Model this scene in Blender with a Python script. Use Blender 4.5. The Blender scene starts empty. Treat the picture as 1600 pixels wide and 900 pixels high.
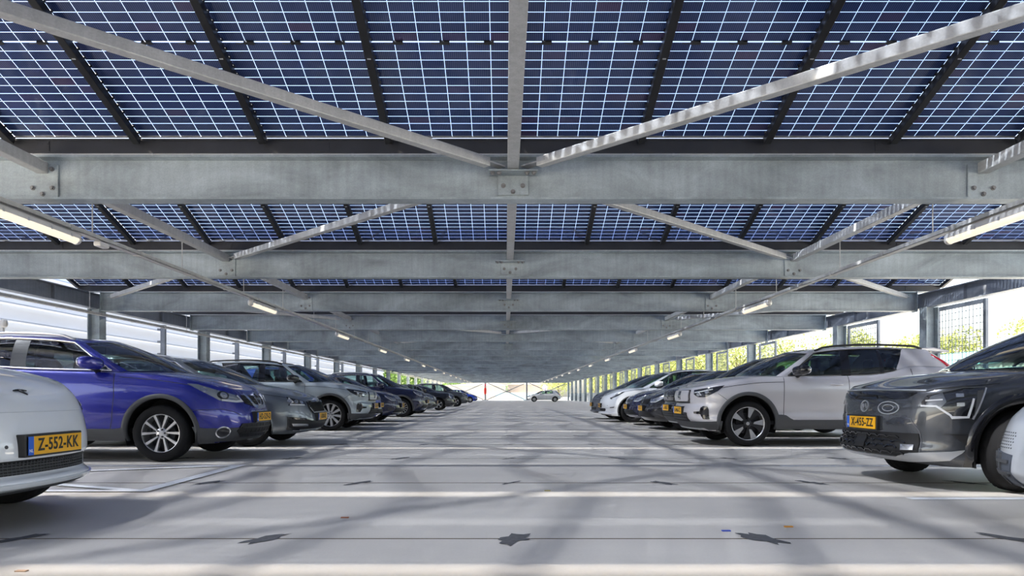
import bpy, bmesh, math, random
import numpy as np
from mathutils import Vector, Matrix, geometry

random.seed(7)
rng = np.random.default_rng(7)
scene = bpy.context.scene
COL = scene.collection
PI = math.pi

# ------------------------------------------------------------------ materials
def new_mat(name):
    m = bpy.data.materials.new(name)
    m.use_nodes = True
    return m, m.node_tree.nodes, m.node_tree.links, m.node_tree.nodes['Principled BSDF']

def mat(name, col, rough=0.5, metal=0.0, coat=0.0, emit=None, estr=0.0, spec=0.5, var=0.0, vscale=4.0, bump=0.0, bscale=40.0):
    m, n, l, p = new_mat(name)
    p.inputs['Base Color'].default_value = (*col, 1)
    p.inputs['Roughness'].default_value = rough
    p.inputs['Metallic'].default_value = metal
    p.inputs['Coat Weight'].default_value = coat
    p.inputs['Coat Roughness'].default_value = 0.03
    p.inputs['Specular IOR Level'].default_value = spec
    if emit:
        p.inputs['Emission Color'].default_value = (*emit, 1)
        p.inputs['Emission Strength'].default_value = estr
    if var or bump:
        tc = n.new('ShaderNodeTexCoord')
        nz = n.new('ShaderNodeTexNoise'); nz.inputs['Scale'].default_value = vscale
        nz.inputs['Detail'].default_value = 5
        l.new(tc.outputs['Object'], nz.inputs['Vector'])
        if var:
            mr = n.new('ShaderNodeMapRange')
            mr.inputs['From Min'].default_value = .3; mr.inputs['From Max'].default_value = .7
            mr.inputs['To Min'].default_value = 1 - var; mr.inputs['To Max'].default_value = 1 + var
            l.new(nz.outputs['Fac'], mr.inputs['Value'])
            mx = n.new('ShaderNodeMix'); mx.data_type = 'RGBA'; mx.blend_type = 'MULTIPLY'
            mx.inputs['Factor'].default_value = 1
            mx.inputs['A'].default_value = (*col, 1)
            l.new(mr.outputs['Result'], mx.inputs['B'])
            l.new(mx.outputs['Result'], p.inputs['Base Color'])
        if bump:
            nb = n.new('ShaderNodeTexNoise'); nb.inputs['Scale'].default_value = bscale
            l.new(tc.outputs['Object'], nb.inputs['Vector'])
            b = n.new('ShaderNodeBump'); b.inputs['Strength'].default_value = bump; b.inputs['Distance'].default_value = .01
            l.new(nb.outputs['Fac'], b.inputs['Height']); l.new(b.outputs['Normal'], p.inputs['Normal'])
    return m

def galv(name, col, rough=0.5, metal=0.35, dark=0.75, light=1.2, patch=(.9, .9, .9)):
    """hot-dip galvanised steel: fine spangle, cloudy patches and faint vertical runs"""
    m, n, l, p = new_mat(name)
    tc = n.new('ShaderNodeTexCoord')
    mp = n.new('ShaderNodeMapping'); mp.inputs['Scale'].default_value = (1.0, 1.0, 2.2)
    geo = n.new('ShaderNodeNewGeometry')
    l.new(geo.outputs['Position'], mp.inputs['Vector'])
    n1 = n.new('ShaderNodeTexNoise'); n1.inputs['Scale'].default_value = 0.9; n1.inputs['Detail'].default_value = 6
    n1.inputs['Roughness'].default_value = .62; n1.inputs['Distortion'].default_value = .6
    l.new(mp.outputs['Vector'], n1.inputs['Vector'])
    n2 = n.new('ShaderNodeTexVoronoi'); n2.inputs['Scale'].default_value = 85
    l.new(geo.outputs['Position'], n2.inputs['Vector'])
    mp2 = n.new('ShaderNodeMapping'); mp2.inputs['Scale'].default_value = (9, 9, .8)
    l.new(geo.outputs['Position'], mp2.inputs['Vector'])
    n3 = n.new('ShaderNodeTexNoise'); n3.inputs['Scale'].default_value = 1.6; n3.inputs['Detail'].default_value = 3
    l.new(mp2.outputs['Vector'], n3.inputs['Vector'])
    r = n.new('ShaderNodeMapRange'); r.inputs['From Min'].default_value = .3; r.inputs['From Max'].default_value = .72
    r.inputs['To Min'].default_value = dark; r.inputs['To Max'].default_value = light
    l.new(n1.outputs['Fac'], r.inputs['Value'])
    r2 = n.new('ShaderNodeMapRange'); r2.inputs['To Min'].default_value = .9; r2.inputs['To Max'].default_value = 1.08
    l.new(n2.outputs['Color'], r2.inputs['Value'])
    r3 = n.new('ShaderNodeMapRange'); r3.inputs['From Min'].default_value = .35; r3.inputs['From Max'].default_value = .65
    r3.inputs['To Min'].default_value = .92; r3.inputs['To Max'].default_value = 1.06
    l.new(n3.outputs['Fac'], r3.inputs['Value'])
    a = n.new('ShaderNodeMath'); a.operation = 'MULTIPLY'
    l.new(r.outputs['Result'], a.inputs[0]); l.new(r2.outputs['Result'], a.inputs[1])
    b = n.new('ShaderNodeMath'); b.operation = 'MULTIPLY'
    l.new(a.outputs[0], b.inputs[0]); l.new(r3.outputs['Result'], b.inputs[1])
    mx = n.new('ShaderNodeMix'); mx.data_type = 'RGBA'; mx.blend_type = 'MULTIPLY'; mx.inputs['Factor'].default_value = 1
    mx.inputs['A'].default_value = (*col, 1)
    l.new(b.outputs[0], mx.inputs['B']); l.new(mx.outputs['Result'], p.inputs['Base Color'])
    p.inputs['Metallic'].default_value = metal; p.inputs['Roughness'].default_value = rough
    return m

def paint(name, col, metal=0.35, rough=0.32, flake=0.04):
    m, n, l, p = new_mat(name)
    p.inputs['Base Color'].default_value = (*col, 1)
    p.inputs['Metallic'].default_value = metal; p.inputs['Roughness'].default_value = rough
    p.inputs['Coat Weight'].default_value = 1.0; p.inputs['Coat Roughness'].default_value = 0.02
    tc = n.new('ShaderNodeTexCoord'); nz = n.new('ShaderNodeTexNoise'); nz.inputs['Scale'].default_value = 900
    l.new(tc.outputs['Object'], nz.inputs['Vector'])
    r = n.new('ShaderNodeMapRange'); r.inputs['To Min'].default_value = 1 - flake * 3; r.inputs['To Max'].default_value = 1 + flake * 3
    l.new(nz.outputs['Fac'], r.inputs['Value'])
    mx = n.new('ShaderNodeMix'); mx.data_type = 'RGBA'; mx.blend_type = 'MULTIPLY'; mx.inputs['Factor'].default_value = 1
    mx.inputs['A'].default_value = (*col, 1); l.new(r.outputs['Result'], mx.inputs['B'])
    l.new(mx.outputs['Result'], p.inputs['Base Color'])
    return m

def glass_mat(name, tint, opac=0.25):
    m = bpy.data.materials.new(name); m.use_nodes = True
    n, l = m.node_tree.nodes, m.node_tree.links
    n.clear()
    out = n.new('ShaderNodeOutputMaterial')
    tr = n.new('ShaderNodeBsdfTransparent'); tr.inputs['Color'].default_value = (*tint, 1)
    gl = n.new('ShaderNodeBsdfGlossy'); gl.inputs['Roughness'].default_value = .01
    gl.inputs['Color'].default_value = (1, 1, 1, 1)
    fr = n.new('ShaderNodeFresnel'); fr.inputs['IOR'].default_value = 1.55
    mx = n.new('ShaderNodeMixShader')
    ad = n.new('ShaderNodeMath'); ad.operation = 'ADD'; ad.inputs[1].default_value = .05
    l.new(fr.outputs['Fac'], ad.inputs[0])
    l.new(ad.outputs[0], mx.inputs['Fac']); l.new(tr.outputs[0], mx.inputs[1]); l.new(gl.outputs[0], mx.inputs[2])
    l.new(mx.outputs[0], out.inputs['Surface'])
    return m

M = {}
M['galv'] = galv('galvanised_steel', (.335, .388, .428), dark=.6, light=1.28)
M['galv_blue'] = galv('galvanised_girder_steel', (.22, .245, .29), dark=.8)
M['galv_light'] = galv('galvanised_tube_steel', (.43, .44, .45), dark=.88, light=1.12)
M['gutter'] = mat('dark_gutter_metal', (.035, .037, .045), .45, .3, var=.15)
M['rail'] = mat('black_rail', (.01, .01, .012), .4, .2)
M['bolt'] = mat('bolt_steel', (.22, .22, .23), .5, .6)
M['black'] = mat('black_plastic', (.012, .012, .013), .45)
M['blackgloss'] = mat('gloss_black', (.008, .008, .01), .12, coat=.6)
M['clad'] = mat('grey_cladding_plastic', (.055, .057, .062), .6, bump=.05, bscale=300)
M['mesh'] = mat('intake_black', (.006, .006, .007), .6)
M['rubber'] = mat('tyre_rubber', (.012, .012, .013), .8, spec=.18, bump=.1, bscale=120)
M['alloy'] = mat('alloy_silver', (.62, .62, .63), .3, .75)
M['alloydark'] = mat('alloy_dark', (.03, .03, .033), .35, .4)
M['chrome'] = mat('chrome_trim', (.8, .8, .82), .12, 1.0)
M['satin'] = mat('satin_silver', (.55, .56, .58), .35, .7)
M['lens'] = mat('headlight_lens', (.36, .38, .40), .15, .7, coat=1)
M['lensdark'] = mat('headlight_dark', (.02, .021, .025), .1, .4, coat=1)
M['reflector'] = mat('lamp_reflector', (.45, .46, .48), .18, .85)
M['led'] = mat('led_strip_white', (.62, .63, .65), .25, coat=.5)
M['amber'] = mat('amber_lens', (.6, .22, .03), .2, coat=1)
M['redlens'] = mat('tail_light_red', (.5, .01, .03), .15, coat=1)
M['plate'] = mat('plate_yellow', (.85, .43, .004), .45)
M['plateblue'] = mat('plate_blue_band', (.015, .12, .6), .45)
M['ink'] = mat('plate_black', (.012, .012, .012), .5)
M['white'] = mat('white_mark', (.85, .85, .85), .5)
M['glass'] = glass_mat('car_glass', (.55, .70, .68))
M['glassdark'] = glass_mat('car_glass_dark', (.16, .19, .20))
M['interior'] = mat('interior_trim', (.025, .026, .028), .75)
M['seat'] = mat('seat_fabric', (.04, .042, .045), .85, bump=.1, bscale=200)
M['seatlight'] = mat('seat_fabric_light', (.22, .22, .22), .85)

# ------------------------------------------------------------------ mesh helpers
def link(name, me, m=None, parent=None, smooth=False):
    o = bpy.data.objects.new(name, me)
    COL.objects.link(o)
    if m is not None and len(me.materials) == 0:
        me.materials.append(m)
    if parent is not None:
        o.parent = parent
    if smooth:
        me.polygons.foreach_set('use_smooth', [True] * len(me.polygons))
    return o

def empty(name, loc=(0, 0, 0), rz=0.0):
    o = bpy.data.objects.new(name, None); COL.objects.link(o)
    o.location = loc; o.rotation_euler = (0, 0, rz); o.empty_display_size = .2
    return o

def tag(o, label=None, cat=None, group=None, kind=None):
    if label: o['label'] = label
    if cat: o['category'] = cat
    if group: o['group'] = group
    if kind: o['kind'] = kind
    return o

class MB:
    def __init__(s): s.v = []; s.f = []
    def add(s, vs, fs):
        b = len(s.v); s.v += [tuple(p) for p in vs]; s.f += [tuple(b + i for i in q) for q in fs]; return s
    def box(s, x0, x1, y0, y1, z0, z1):
        return s.add([(x0,y0,z0),(x1,y0,z0),(x1,y1,z0),(x0,y1,z0),(x0,y0,z1),(x1,y0,z1),(x1,y1,z1),(x0,y1,z1)],
                     [(0,3,2,1),(4,5,6,7),(0,1,5,4),(1,2,6,5),(2,3,7,6),(3,0,4,7)])
    def obox(s, c, ax, ay, az):
        c, ax, ay, az = Vector(c), Vector(ax), Vector(ay), Vector(az)
        vs = [c + i*ax + j*ay + k*az for k in (-1,1) for (i,j) in ((-1,-1),(1,-1),(1,1),(-1,1))]
        return s.add(vs, [(0,3,2,1),(4,5,6,7),(0,1,5,4),(1,2,6,5),(2,3,7,6),(3,0,4,7)])
    def prism(s, prof, fn0, fn1):
        """closed profile of 2D points swept from fn0(p) to fn1(p)"""
        n = len(prof)
        vs = [fn0(p) for p in prof] + [fn1(p) for p in prof]
        fs = [(i, (i+1) % n, n + (i+1) % n, n + i) for i in range(n)]
        fs += [tuple(range(n-1, -1, -1)), tuple(range(n, 2*n))]
        return s.add(vs, fs)
    def bar(s, a, b, w, h, up=(0,0,1)):
        a, b = Vector(a), Vector(b); d = (b-a); L = d.length; d.normalize()
        sd = d.cross(Vector(up)).normalized(); u = sd.cross(d).normalized()
        return s.obox((a+b)/2, d*L/2, sd*w/2, u*h/2)
    def tube(s, pts, r, n=8, cap=True):
        pts = [Vector(p) for p in pts]
        vs = []; prev = None
        for i, p in enumerate(pts):
            d = (pts[min(i+1, len(pts)-1)] - pts[max(i-1, 0)]).normalized()
            ref = Vector((0,0,1)) if abs(d.z) < .9 else Vector((1,0,0))
            a = d.cross(ref).normalized(); b = a.cross(d).normalized()
            rr = r[i] if isinstance(r, (list, tuple)) else r
            vs += [p + rr*(math.cos(t)*a + math.sin(t)*b) for t in [2*PI*k/n for k in range(n)]]
        fs = []
        for i in range(len(pts)-1):
            for k in range(n):
                fs.append((i*n+k, i*n+(k+1) % n, (i+1)*n+(k+1) % n, (i+1)*n+k))
        if cap:
            fs.append(tuple(range(n-1, -1, -1))); e = (len(pts)-1)*n; fs.append(tuple(range(e, e+n)))
        return s.add(vs, fs)
    def cyl(s, c, axis, r, h, n=16):
        c, axis = Vector(c), Vector(axis).normalized()
        return s.tube([c - axis*h/2, c + axis*h/2], r, n)
    def build(s, name, m, parent=None, smooth=False, bevel=0.0):
        me = bpy.data.meshes.new(name)
        me.from_pydata(s.v, [], s.f); me.update()
        bm = bmesh.new(); bm.from_mesh(me); bmesh.ops.recalc_face_normals(bm, faces=bm.faces)
        if bevel:
            bmesh.ops.bevel(bm, geom=[e for e in bm.edges if len(e.link_faces) == 2 and e.calc_face_angle(0) > .6],
                            offset=bevel, segments=2, affect='EDGES', profile=.5)
        bm.to_mesh(me); bm.free()
        return link(name, me, m, parent, smooth)

def pchip(pts):
    xs = np.array([p[0] for p in pts], float); ys = np.array([p[1] for p in pts], float)
    h = np.diff(xs); d = np.diff(ys) / h
    m = np.zeros_like(ys); m[0], m[-1] = d[0], d[-1]
    for i in range(1, len(xs)-1):
        if d[i-1]*d[i] <= 0: m[i] = 0
        else:
            w1, w2 = 2*h[i]+h[i-1], h[i]+2*h[i-1]
            m[i] = (w1+w2)/(w1/d[i-1]+w2/d[i])
    def f(x):
        x = np.clip(np.asarray(x, float), xs[0], xs[-1])
        k = np.clip(np.searchsorted(xs, x, 'right')-1, 0, len(xs)-2)
        t = (x-xs[k])/h[k]
        return ((2*t**3-3*t**2+1)*ys[k] + (t**3-2*t**2+t)*h[k]*m[k] + (-2*t**3+3*t**2)*ys[k+1] + (t**3-t**2)*h[k]*m[k+1])
    X = np.linspace(xs[0], xs[-1], 1200); Y = f(X)
    return lambda x: np.interp(x, X, Y)

def sstep(a, b, x):
    t = np.clip((np.asarray(x, float)-a)/(b-a), 0, 1); return t*t*(3-2*t)
# ------------------------------------------------------------------ car bodies
class CarBody:
    NF, NS, NR = 30, 110, 26
    def __init__(s, sp):
        s.sp = sp
        s.L, s.W = sp['L'], sp['W']
        s.zs, s.zb = pchip(sp['zs']), pchip(sp['zb'])
        s.nose, s.tail, s.wp = pchip(sp['nose']), pchip(sp['tail']), pchip(sp['wp'])
        s.AF, s.nF, s.AR, s.nR = sp.get('AF', .62), sp.get('nF', 2.7), sp.get('AR', .55), sp.get('nR', 3.0)
        s.N = s.NF + s.NS + s.NR
        s.crown = sp.get('crown', .06)
        s.thF = s._theta(s.nF, s.AF, s.NF); s.thR = s._theta(s.nR, s.AR, s.NR)
        s._cx = np.concatenate([np.linspace(0, s.NF, 120), np.linspace(s.NF, s.NF+s.NS, 24)[1:], np.linspace(s.NF+s.NS, s.N, 60)[1:]])
        s._cy = np.linspace(0, s.NF, 150); s._cr = np.linspace(s.N-s.NR, s.N, 120)
        cs = np.linspace(0, s.N, 1500)
        x, y = s.half(cs, np.full_like(cs, .5))
        s._cs, s._S = cs, np.concatenate([[0], np.cumsum(np.hypot(np.diff(x), np.diff(y)))])
        x1, y1 = s.half(cs, np.ones_like(cs))
        s._x1, s._y1 = x1, y1
    def _theta(s, n, A, K):
        th = np.linspace(0, PI/2, 4000)
        x = -A*np.cos(th)**(2/n); y = s.W/2*np.sin(th)**(2/n)
        S = np.concatenate([[0], np.cumsum(np.hypot(np.diff(x), np.diff(y)))])
        return np.interp(np.linspace(0, S[-1], K+1), S, th)
    def half(s, c, t):
        c = np.asarray(c, float); t = np.asarray(t, float)
        w = s.W/2*s.wp(t)
        xf = s.nose(t); xr = s.L - s.tail(t)
        th = np.interp(c, np.arange(s.NF+1), s.thF)
        x_f = s.AF - (s.AF-xf)*np.cos(th)**(2/s.nF); y_f = w*np.sin(th)**(2/s.nF)
        x_s = s.AF + (s.L-s.AR-s.AF)*(c-s.NF)/s.NS
        th2 = np.interp(s.N-c, np.arange(s.NR+1), s.thR)
        B = s.L - s.AR
        x_r = B + (xr-B)*np.cos(th2)**(2/s.nR); y_r = w*np.sin(th2)**(2/s.nR)
        x = np.where(c <= s.NF, x_f, np.where(c <= s.NF+s.NS, x_s, x_r))
        y = np.where(c <= s.NF, y_f, np.where(c <= s.NF+s.NS, w, y_r))
        y = y*(1-.03*(2*x/s.L-1)**2)
        return x, y
    def zt(s, x, t): return s.zb(x) + (s.zs(x)-s.zb(x))*t
    def t_of(s, c, z):
        t = np.full_like(np.asarray(c, float), .5)
        for _ in range(5):
            x, y = s.half(c, t)
            t = np.clip((z-s.zb(x))/(s.zs(x)-s.zb(x)), -.05, 1.0)
        return t
    def pos(s, c, z):
        sg = np.where(np.asarray(c, float) < 0, -1.0, 1.0); c = np.abs(c)
        t = s.t_of(c, z); x, y = s.half(c, t)
        return np.stack([x, y*sg, np.asarray(z, float)+0*x], -1)
    def nrm(s, c, z):
        e = .15
        d1 = s.pos(np.asarray(c)+e, z) - s.pos(np.asarray(c)-e, z)
        d2 = s.pos(c, np.asarray(z)+.006) - s.pos(c, np.asarray(z)-.006)
        n = np.cross(d1, d2); n /= np.linalg.norm(n, axis=-1, keepdims=True)+1e-9
        return n
    def S(s, c): return np.sign(c)*np.interp(np.abs(c), s._cs, s._S)
    def C(s, S): return np.sign(S)*np.interp(np.abs(S), s._S, s._cs)
    def col(s, kind, v, z):
        t = .5
        cs = s._cx if kind == 'x' else (s._cy if kind == 'y' else s._cr)
        for _ in range(4):
            x, y = s.half(cs, np.full_like(cs, t))
            if kind == 'x': c = np.interp(v, x, cs)
            elif kind == 'y': c = np.interp(abs(v), y, cs)
            else: c = np.interp(-abs(v), -y, cs)
            xx = np.interp(c, cs, x)
            t = float(np.clip((z-s.zb(xx))/(s.zs(xx)-s.zb(xx)), -.05, 1))
        return c*(-1 if (kind != 'x' and v < 0) else 1)
    def pt(s, q):
        """('y'|'x'|'r', value, z) -> unrolled (arc length, z)"""
        return (float(s.S(s.col(q[0], q[1], q[2]))), q[2])
    def ws(s, x): return np.interp(x, s._x1, s._y1)
    def deck(s, x, y):
        w = np.maximum(s.ws(x), .02)
        cr = s.crown*sstep(s.nose(1.0), s.nose(1.0)+.45, x)*sstep(s.L-s.tail(1.0), s.L-s.tail(1.0)-.3, x)
        return s.zs(x) + cr*(1-np.minimum(np.abs(y)/w, 1)**2.4)

def mesh_obj(name, verts, faces, m, parent, smooth=True):
    me = bpy.data.meshes.new(name); me.from_pydata([tuple(v) for v in verts], [], faces); me.update()
    bm = bmesh.new(); bm.from_mesh(me); bmesh.ops.recalc_face_normals(bm, faces=bm.faces); bm.to_mesh(me); bm.free()
    return link(name, me, m, parent, smooth)

def build_shell(b, parent, m):
    sp = b.sp
    T = np.linspace(0, 1, 40)
    cols = list(range(b.N+1)) + [-k for k in range(b.N-1, 0, -1)]
    nc = len(cols)
    ca = np.abs(np.array(cols, float)); sg = np.array([-1. if (k < 0) else 1. for k in cols])
    V = []
    for t in T:
        x, y = b.half(ca, np.full(nc, t)); V.append(np.stack([x, y*sg, b.zt(x, t)], -1))
    V = np.concatenate(V); nrow = len(T)
    inside = np.zeros(len(V), bool); centre = np.zeros((len(V), 2)); rad = np.zeros(len(V))
    for (xw, zw, R) in sp['arches']:
        d = np.hypot(V[:, 0]-xw, V[:, 2]-zw); k = (d < R) & (np.abs(V[:, 1]) > .3*b.W)
        inside |= k; centre[k] = (xw, zw); rad[k] = R
    faces = []; used_in = set()
    for r in range(nrow-1):
        for c in range(nc):
            q = (r*nc+c, r*nc+(c+1) % nc, (r+1)*nc+(c+1) % nc, (r+1)*nc+c)
            if all(inside[i] for i in q): continue
            faces.append(q); used_in.update(i for i in q if inside[i])
    for i in used_in:
        d = V[i, [0, 2]]-centre[i]; L = np.hypot(*d)
        if L > 1e-6:
            n = centre[i]+d/L*rad[i]; V[i, 0], V[i, 2] = n[0], max(n[1], 0.17)
    V = list(V)
    # bonnet and tail deck between the two shoulder lines
    top = (nrow-1)*nc
    idx = lambda k: top + (k if k >= 0 else nc + k)
    J = 16
    def cap(ks):
        prev = None
        for k in ks:
            if k in (0, b.N): row = [idx(k)]
            else:
                pl, pr = V[idx(k)], V[idx(-k)]
                row = [idx(k)]
                for j in range(1, J):
                    y = pl[1]+(pr[1]-pl[1])*j/J
                    V.append(np.array([pl[0], y, float(b.deck(pl[0], y))])); row.append(len(V)-1)
                row.append(idx(-k))
            if prev is not None:
                if len(prev) == 1: faces.extend((prev[0], row[j+1], row[j]) for j in range(J))
                elif len(row) == 1: faces.extend((prev[j], prev[j+1], row[0]) for j in range(J))
                else: faces.extend((prev[j], prev[j+1], row[j+1], row[j]) for j in range(J))
            prev = row
    x1 = np.array([V[idx(k)][0] for k in range(b.N+1)])
    kc = int(np.searchsorted(x1, sp['cowl'])); kd = int(np.searchsorted(x1, sp['rdeck']))
    cap(range(0, kc+1)); cap(range(kd, b.N+1))
    for sgn in (1, -1):
        pi = None
        for k in range(kc, kd+1):
            a = idx(sgn*k); p = V[a]
            V.append(np.array([p[0], p[1]-sgn*.1, p[2]+.008])); i = len(V)-1
            if pi is not None: faces.append((pa, a, i, pi))
            pa, pi = a, i
    return mesh_obj('body', V, faces, m, parent)

def decal2d(b, v2, f2, name, m, parent, off=.006, thick=.02, res=.05, mirror=False):
    bm = bmesh.new()
    vs = [bm.verts.new((p[0], p[1], 0)) for p in v2]
    for f in f2:
        try: bm.faces.new([vs[i] for i in f])
        except ValueError: pass
    bmesh.ops.remove_doubles(bm, verts=bm.verts, dist=1e-5)
    bmesh.ops.triangulate(bm, faces=bm.faces)
    for _ in range(5):
        es = [e for e in bm.edges if e.calc_length() > res]
        if not es: break
        bmesh.ops.subdivide_edges(bm, edges=es, cuts=1)
        bmesh.ops.triangulate(bm, faces=[f for f in bm.faces if len(f.verts) > 3])
    bm.verts.index_update()
    P = np.array([v.co[:2] for v in bm.verts]); F = [[v.index for v in f.verts] for f in bm.faces]
    E = [(e.verts[0].index, e.verts[1].index) for e in bm.edges if len(e.link_faces) == 1]
    bm.free()
    out = []
    for sgn in ((1, -1) if mirror else (1,)):
        c = b.C(P[:, 0]*sgn); z = P[:, 1]
        p = b.pos(c, z); n = b.nrm(c, z)
        n[p[:, 1] * n[:, 1] < 0] *= 1
        # outward = away from the body axis
        ctr = p - np.array([b.L/2, 0, .6]); flip = (ctr*n).sum(1) < 0; n[flip] *= -1
        top = p + n*off; low = p + n*(off-thick)
        V = list(top); fs = list(F)
        mp = {}
        for a, d in E:
            for i in (a, d):
                if i not in mp:
                    V.append(top[i]); V.append(low[i]); mp[i] = len(V)-2
            fs.append([mp[a], mp[d], mp[d]+1, mp[a]+1])
        out.append(mesh_obj(name, V, fs, m, parent))
    return out

def poly(b, pts, name, m, parent, off=.006, thick=.02, res=.05, mirror=False):
    q = [b.pt(p) if isinstance(p[0], str) else p for p in pts]
    tri = geometry.tessellate_polygon([[Vector((a, z, 0)) for a, z in q]])
    return decal2d(b, q, tri, name, m, parent, off, thick, res, mirror)

def stroke(b, pts, w, name, m, parent, off=.008, thick=.02, closed=False, mirror=False, res=.05):
    q = [Vector(b.pt(p) if isinstance(p[0], str) else p) for p in pts]
    n = len(q); L, R = [], []
    for i in range(n):
        if closed: d = (q[(i+1) % n]-q[i-1])
        else: d = q[min(i+1, n-1)]-q[max(i-1, 0)]
        d.normalize(); nn = Vector((-d.y, d.x))
        if 0 < i < n-1 or closed:
            d0 = (q[i]-q[i-1]).normalized(); k = 1/max(.5, abs(d0.dot(d)))
        else: k = 1
        ww = w[i] if isinstance(w, (list, tuple)) else w
        L.append(q[i]+nn*ww/2*k); R.append(q[i]-nn*ww/2*k)
    v2 = L+R
    f2 = [(i, (i+1) % n, n+(i+1) % n, n+i) for i in range(n if closed else n-1)]
    return decal2d(b, v2, f2, name, m, parent, off, thick, res, mirror)

def ell(b, at, rs, rz, n=24):
    s0, z0 = b.pt(at)
    return [(s0+rs*math.cos(2*PI*k/n), z0+rz*math.sin(2*PI*k/n)) for k in range(n)]

# ------------------------------------------------------------------ greenhouse
def build_cabin(b, parent, m_paint, g, pillar=None, glass=None, rear_glass=None, roof_mat=None, frame=None, interior=True, seatm=None):
    glass = glass or M['glass']; rear_glass = rear_glass or M['glassdark']; pillar = pillar or M['blackgloss']
    RC = g.get('rcrown', .04); zr = pchip(g['zr']); inset = g.get('inset', .035)
    wt = pchip([(g['fk1']-.2, g['wt']*.97), ((g['fk1']+g['rk1'])/2, g['wt']), (g['rk1'], g.get('wtr', g['wt']*.94)), (g['rk1']+.4, g.get('wtr', g['wt']*.94)*.98)])
    wb = lambda x: b.ws(x)-inset
    P0, P1, ty = [], [], []
    KW = 10
    fA = g.get('fA', .93)
    fr = [fA*k/KW for k in range(KW+1)] + [fA+(1-fA)*.5, 1.0]
    for i, f in enumerate(fr):
        x0 = g['fc0']+(g['fk0']-g['fc0'])*f**2.3; y0 = f*wb(g['fk0'])
        x1 = g['fc1']+(g['fk1']-g['fc1'])*f**2.3; y1 = f*wt(g['fk1'])
        P0.append((x0, y0, float(b.deck(x0, y0))+.004)); P1.append((x1, y1, float(zr(g['fk1']))+RC*(1-f*f)))
        if i: ty.append('ws' if i <= KW else 'A')
    px0, px1 = g['fk0'], g['fk1']
    win = 0
    for (typ, xb, xt) in g['breaks']:
        K = max(2, int(max(abs(xb-px0), abs(xt-px1))/.07))
        for k in range(1, K+1):
            x0 = px0+(xb-px0)*k/K; x1 = px1+(xt-px1)*k/K
            P0.append((x0, float(wb(x0)), float(b.zs(x0))+.006)); P1.append((x1, float(wt(x1)), float(zr(x1))))
            ty.append(typ+str(win) if typ == 'W' else typ)
        if typ == 'W': win += 1
        px0, px1 = xb, xt
    w0, w1 = P0[-1][1], P1[-1][1]; z0, z1 = P0[-1][2], P1[-1][2]
    for k in range(1, KW+1):
        f = 1-k/KW
        x0 = g['rc0']+(px0-g['rc0'])*f**2.3; x1 = g['rc1']+(px1-g['rc1'])*f**2.3
        P0.append((x0, f*w0, float(b.deck(min(x0, b.L-b.tail(1.0)), f*w0))+.004 if g.get('tailz') is None else g['tailz'])); P1.append((x1, f*w1, z1+RC*(1-f*f)-.02*(1-f)))
        ty.append('D' if k == 1 else 'R')
    P0, P1 = np.array(P0), np.array(P1)
    U = [0, .035] + list(np.linspace(.14, .93, 8)) + [1.0]
    bul = g.get('bulge', .03)
    rows = []
    for u in U:
        p = P0+(P1-P0)*u
        e = bul*4*u*(1-u)
        wsm = np.array([1-min(1, i/KW)**3 for i in range(len(p))])
        p[:, 1] += e*(1-wsm)*np.where(P0[:, 1] > 1e-6, 1, 0)
        p[:, 0] -= e*wsm*.7; p[:, 2] += e*wsm*.8
        rs = np.array([1-min(1, (len(p)-1-i)/KW)**3 for i in range(len(p))])
        p[:, 0] += e*rs*.9; p[:, 2] += e*rs*.4
        rows.append(p)
    G = np.array(rows)                       # [row][col][3]
    nu, nc = len(U), G.shape[1]
    parts = {}
    for j in range(nc-1):
        t = ty[j]
        for r in range(nu-1):
            if t == 'ws': key = 'windshield' if r < nu-2 else 'frame'
            elif t == 'R': key = 'rear_window' if 0 < r < nu-2 else 'frame'
            elif t[0] == 'W': key = t if 0 < r < nu-2 else 'frame'
            elif t in ('B', 'C'): key = 'pillar' if r < nu-2 else 'frame'
            else: key = 'frame'
            parts.setdefault(key, []).append((r, j))
    def sub(cells, mir):
        V, F, ix = [], [], {}
        def g_(r, j, s):
            k = (r, j, s if G[r][j][1] > 1e-6 else 1)
            if k not in ix:
                p = G[r][j]; ix[k] = len(V); V.append((p[0], p[1]*s, p[2]))
            return ix[k]
        for s in mir:
            for (r, j) in cells:
                F.append((g_(r, j, s), g_(r, j+1, s), g_(r+1, j+1, s), g_(r+1, j, s)))
        return V, F, g_
    V, F, g_ = sub(parts['frame'], (1, -1))
    # roof skin
    J = 12; top = G[-1]
    def roofskin(V, F, vid):
        prev = None
        for j in range(nc):
            p = top[j]
            if p[1] < 1e-6: row = [vid(j, 1)]
            else:
                row = [vid(j, 1)]
                wl = float(wt(p[0])); wl = max(wl, p[1])
                for k in range(1, J):
                    yy = p[1]*(1-2*k/J); V.append((p[0], yy, p[2]+RC*((p[1]/wl)**2-(yy/wl)**2))); row.append(len(V)-1)
                row.append(vid(j, -1))
            if prev is not None:
                if len(prev) == 1: F.extend((prev[0], row[k+1], row[k]) for k in range(J))
                elif len(row) == 1: F.extend((prev[k], prev[k+1], row[0]) for k in range(J))
                else: F.extend((prev[k], prev[k+1], row[k+1], row[k]) for k in range(J))
            prev = row
    if roof_mat is None:
        roofskin(V, F, lambda j, s: g_(nu-1, j, s))
        mesh_obj('roof', V, F, frame or m_paint, parent)
    else:
        mesh_obj('window_frame', V, F, frame or m_paint, parent)
        V2, F2 = [], []
        def vid(j, s):
            V2.append((top[j][0], top[j][1]*s, top[j][2]+.002)); return len(V2)-1
        roofskin(V2, F2, vid); mesh_obj('roof', V2, F2, roof_mat, parent)
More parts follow.
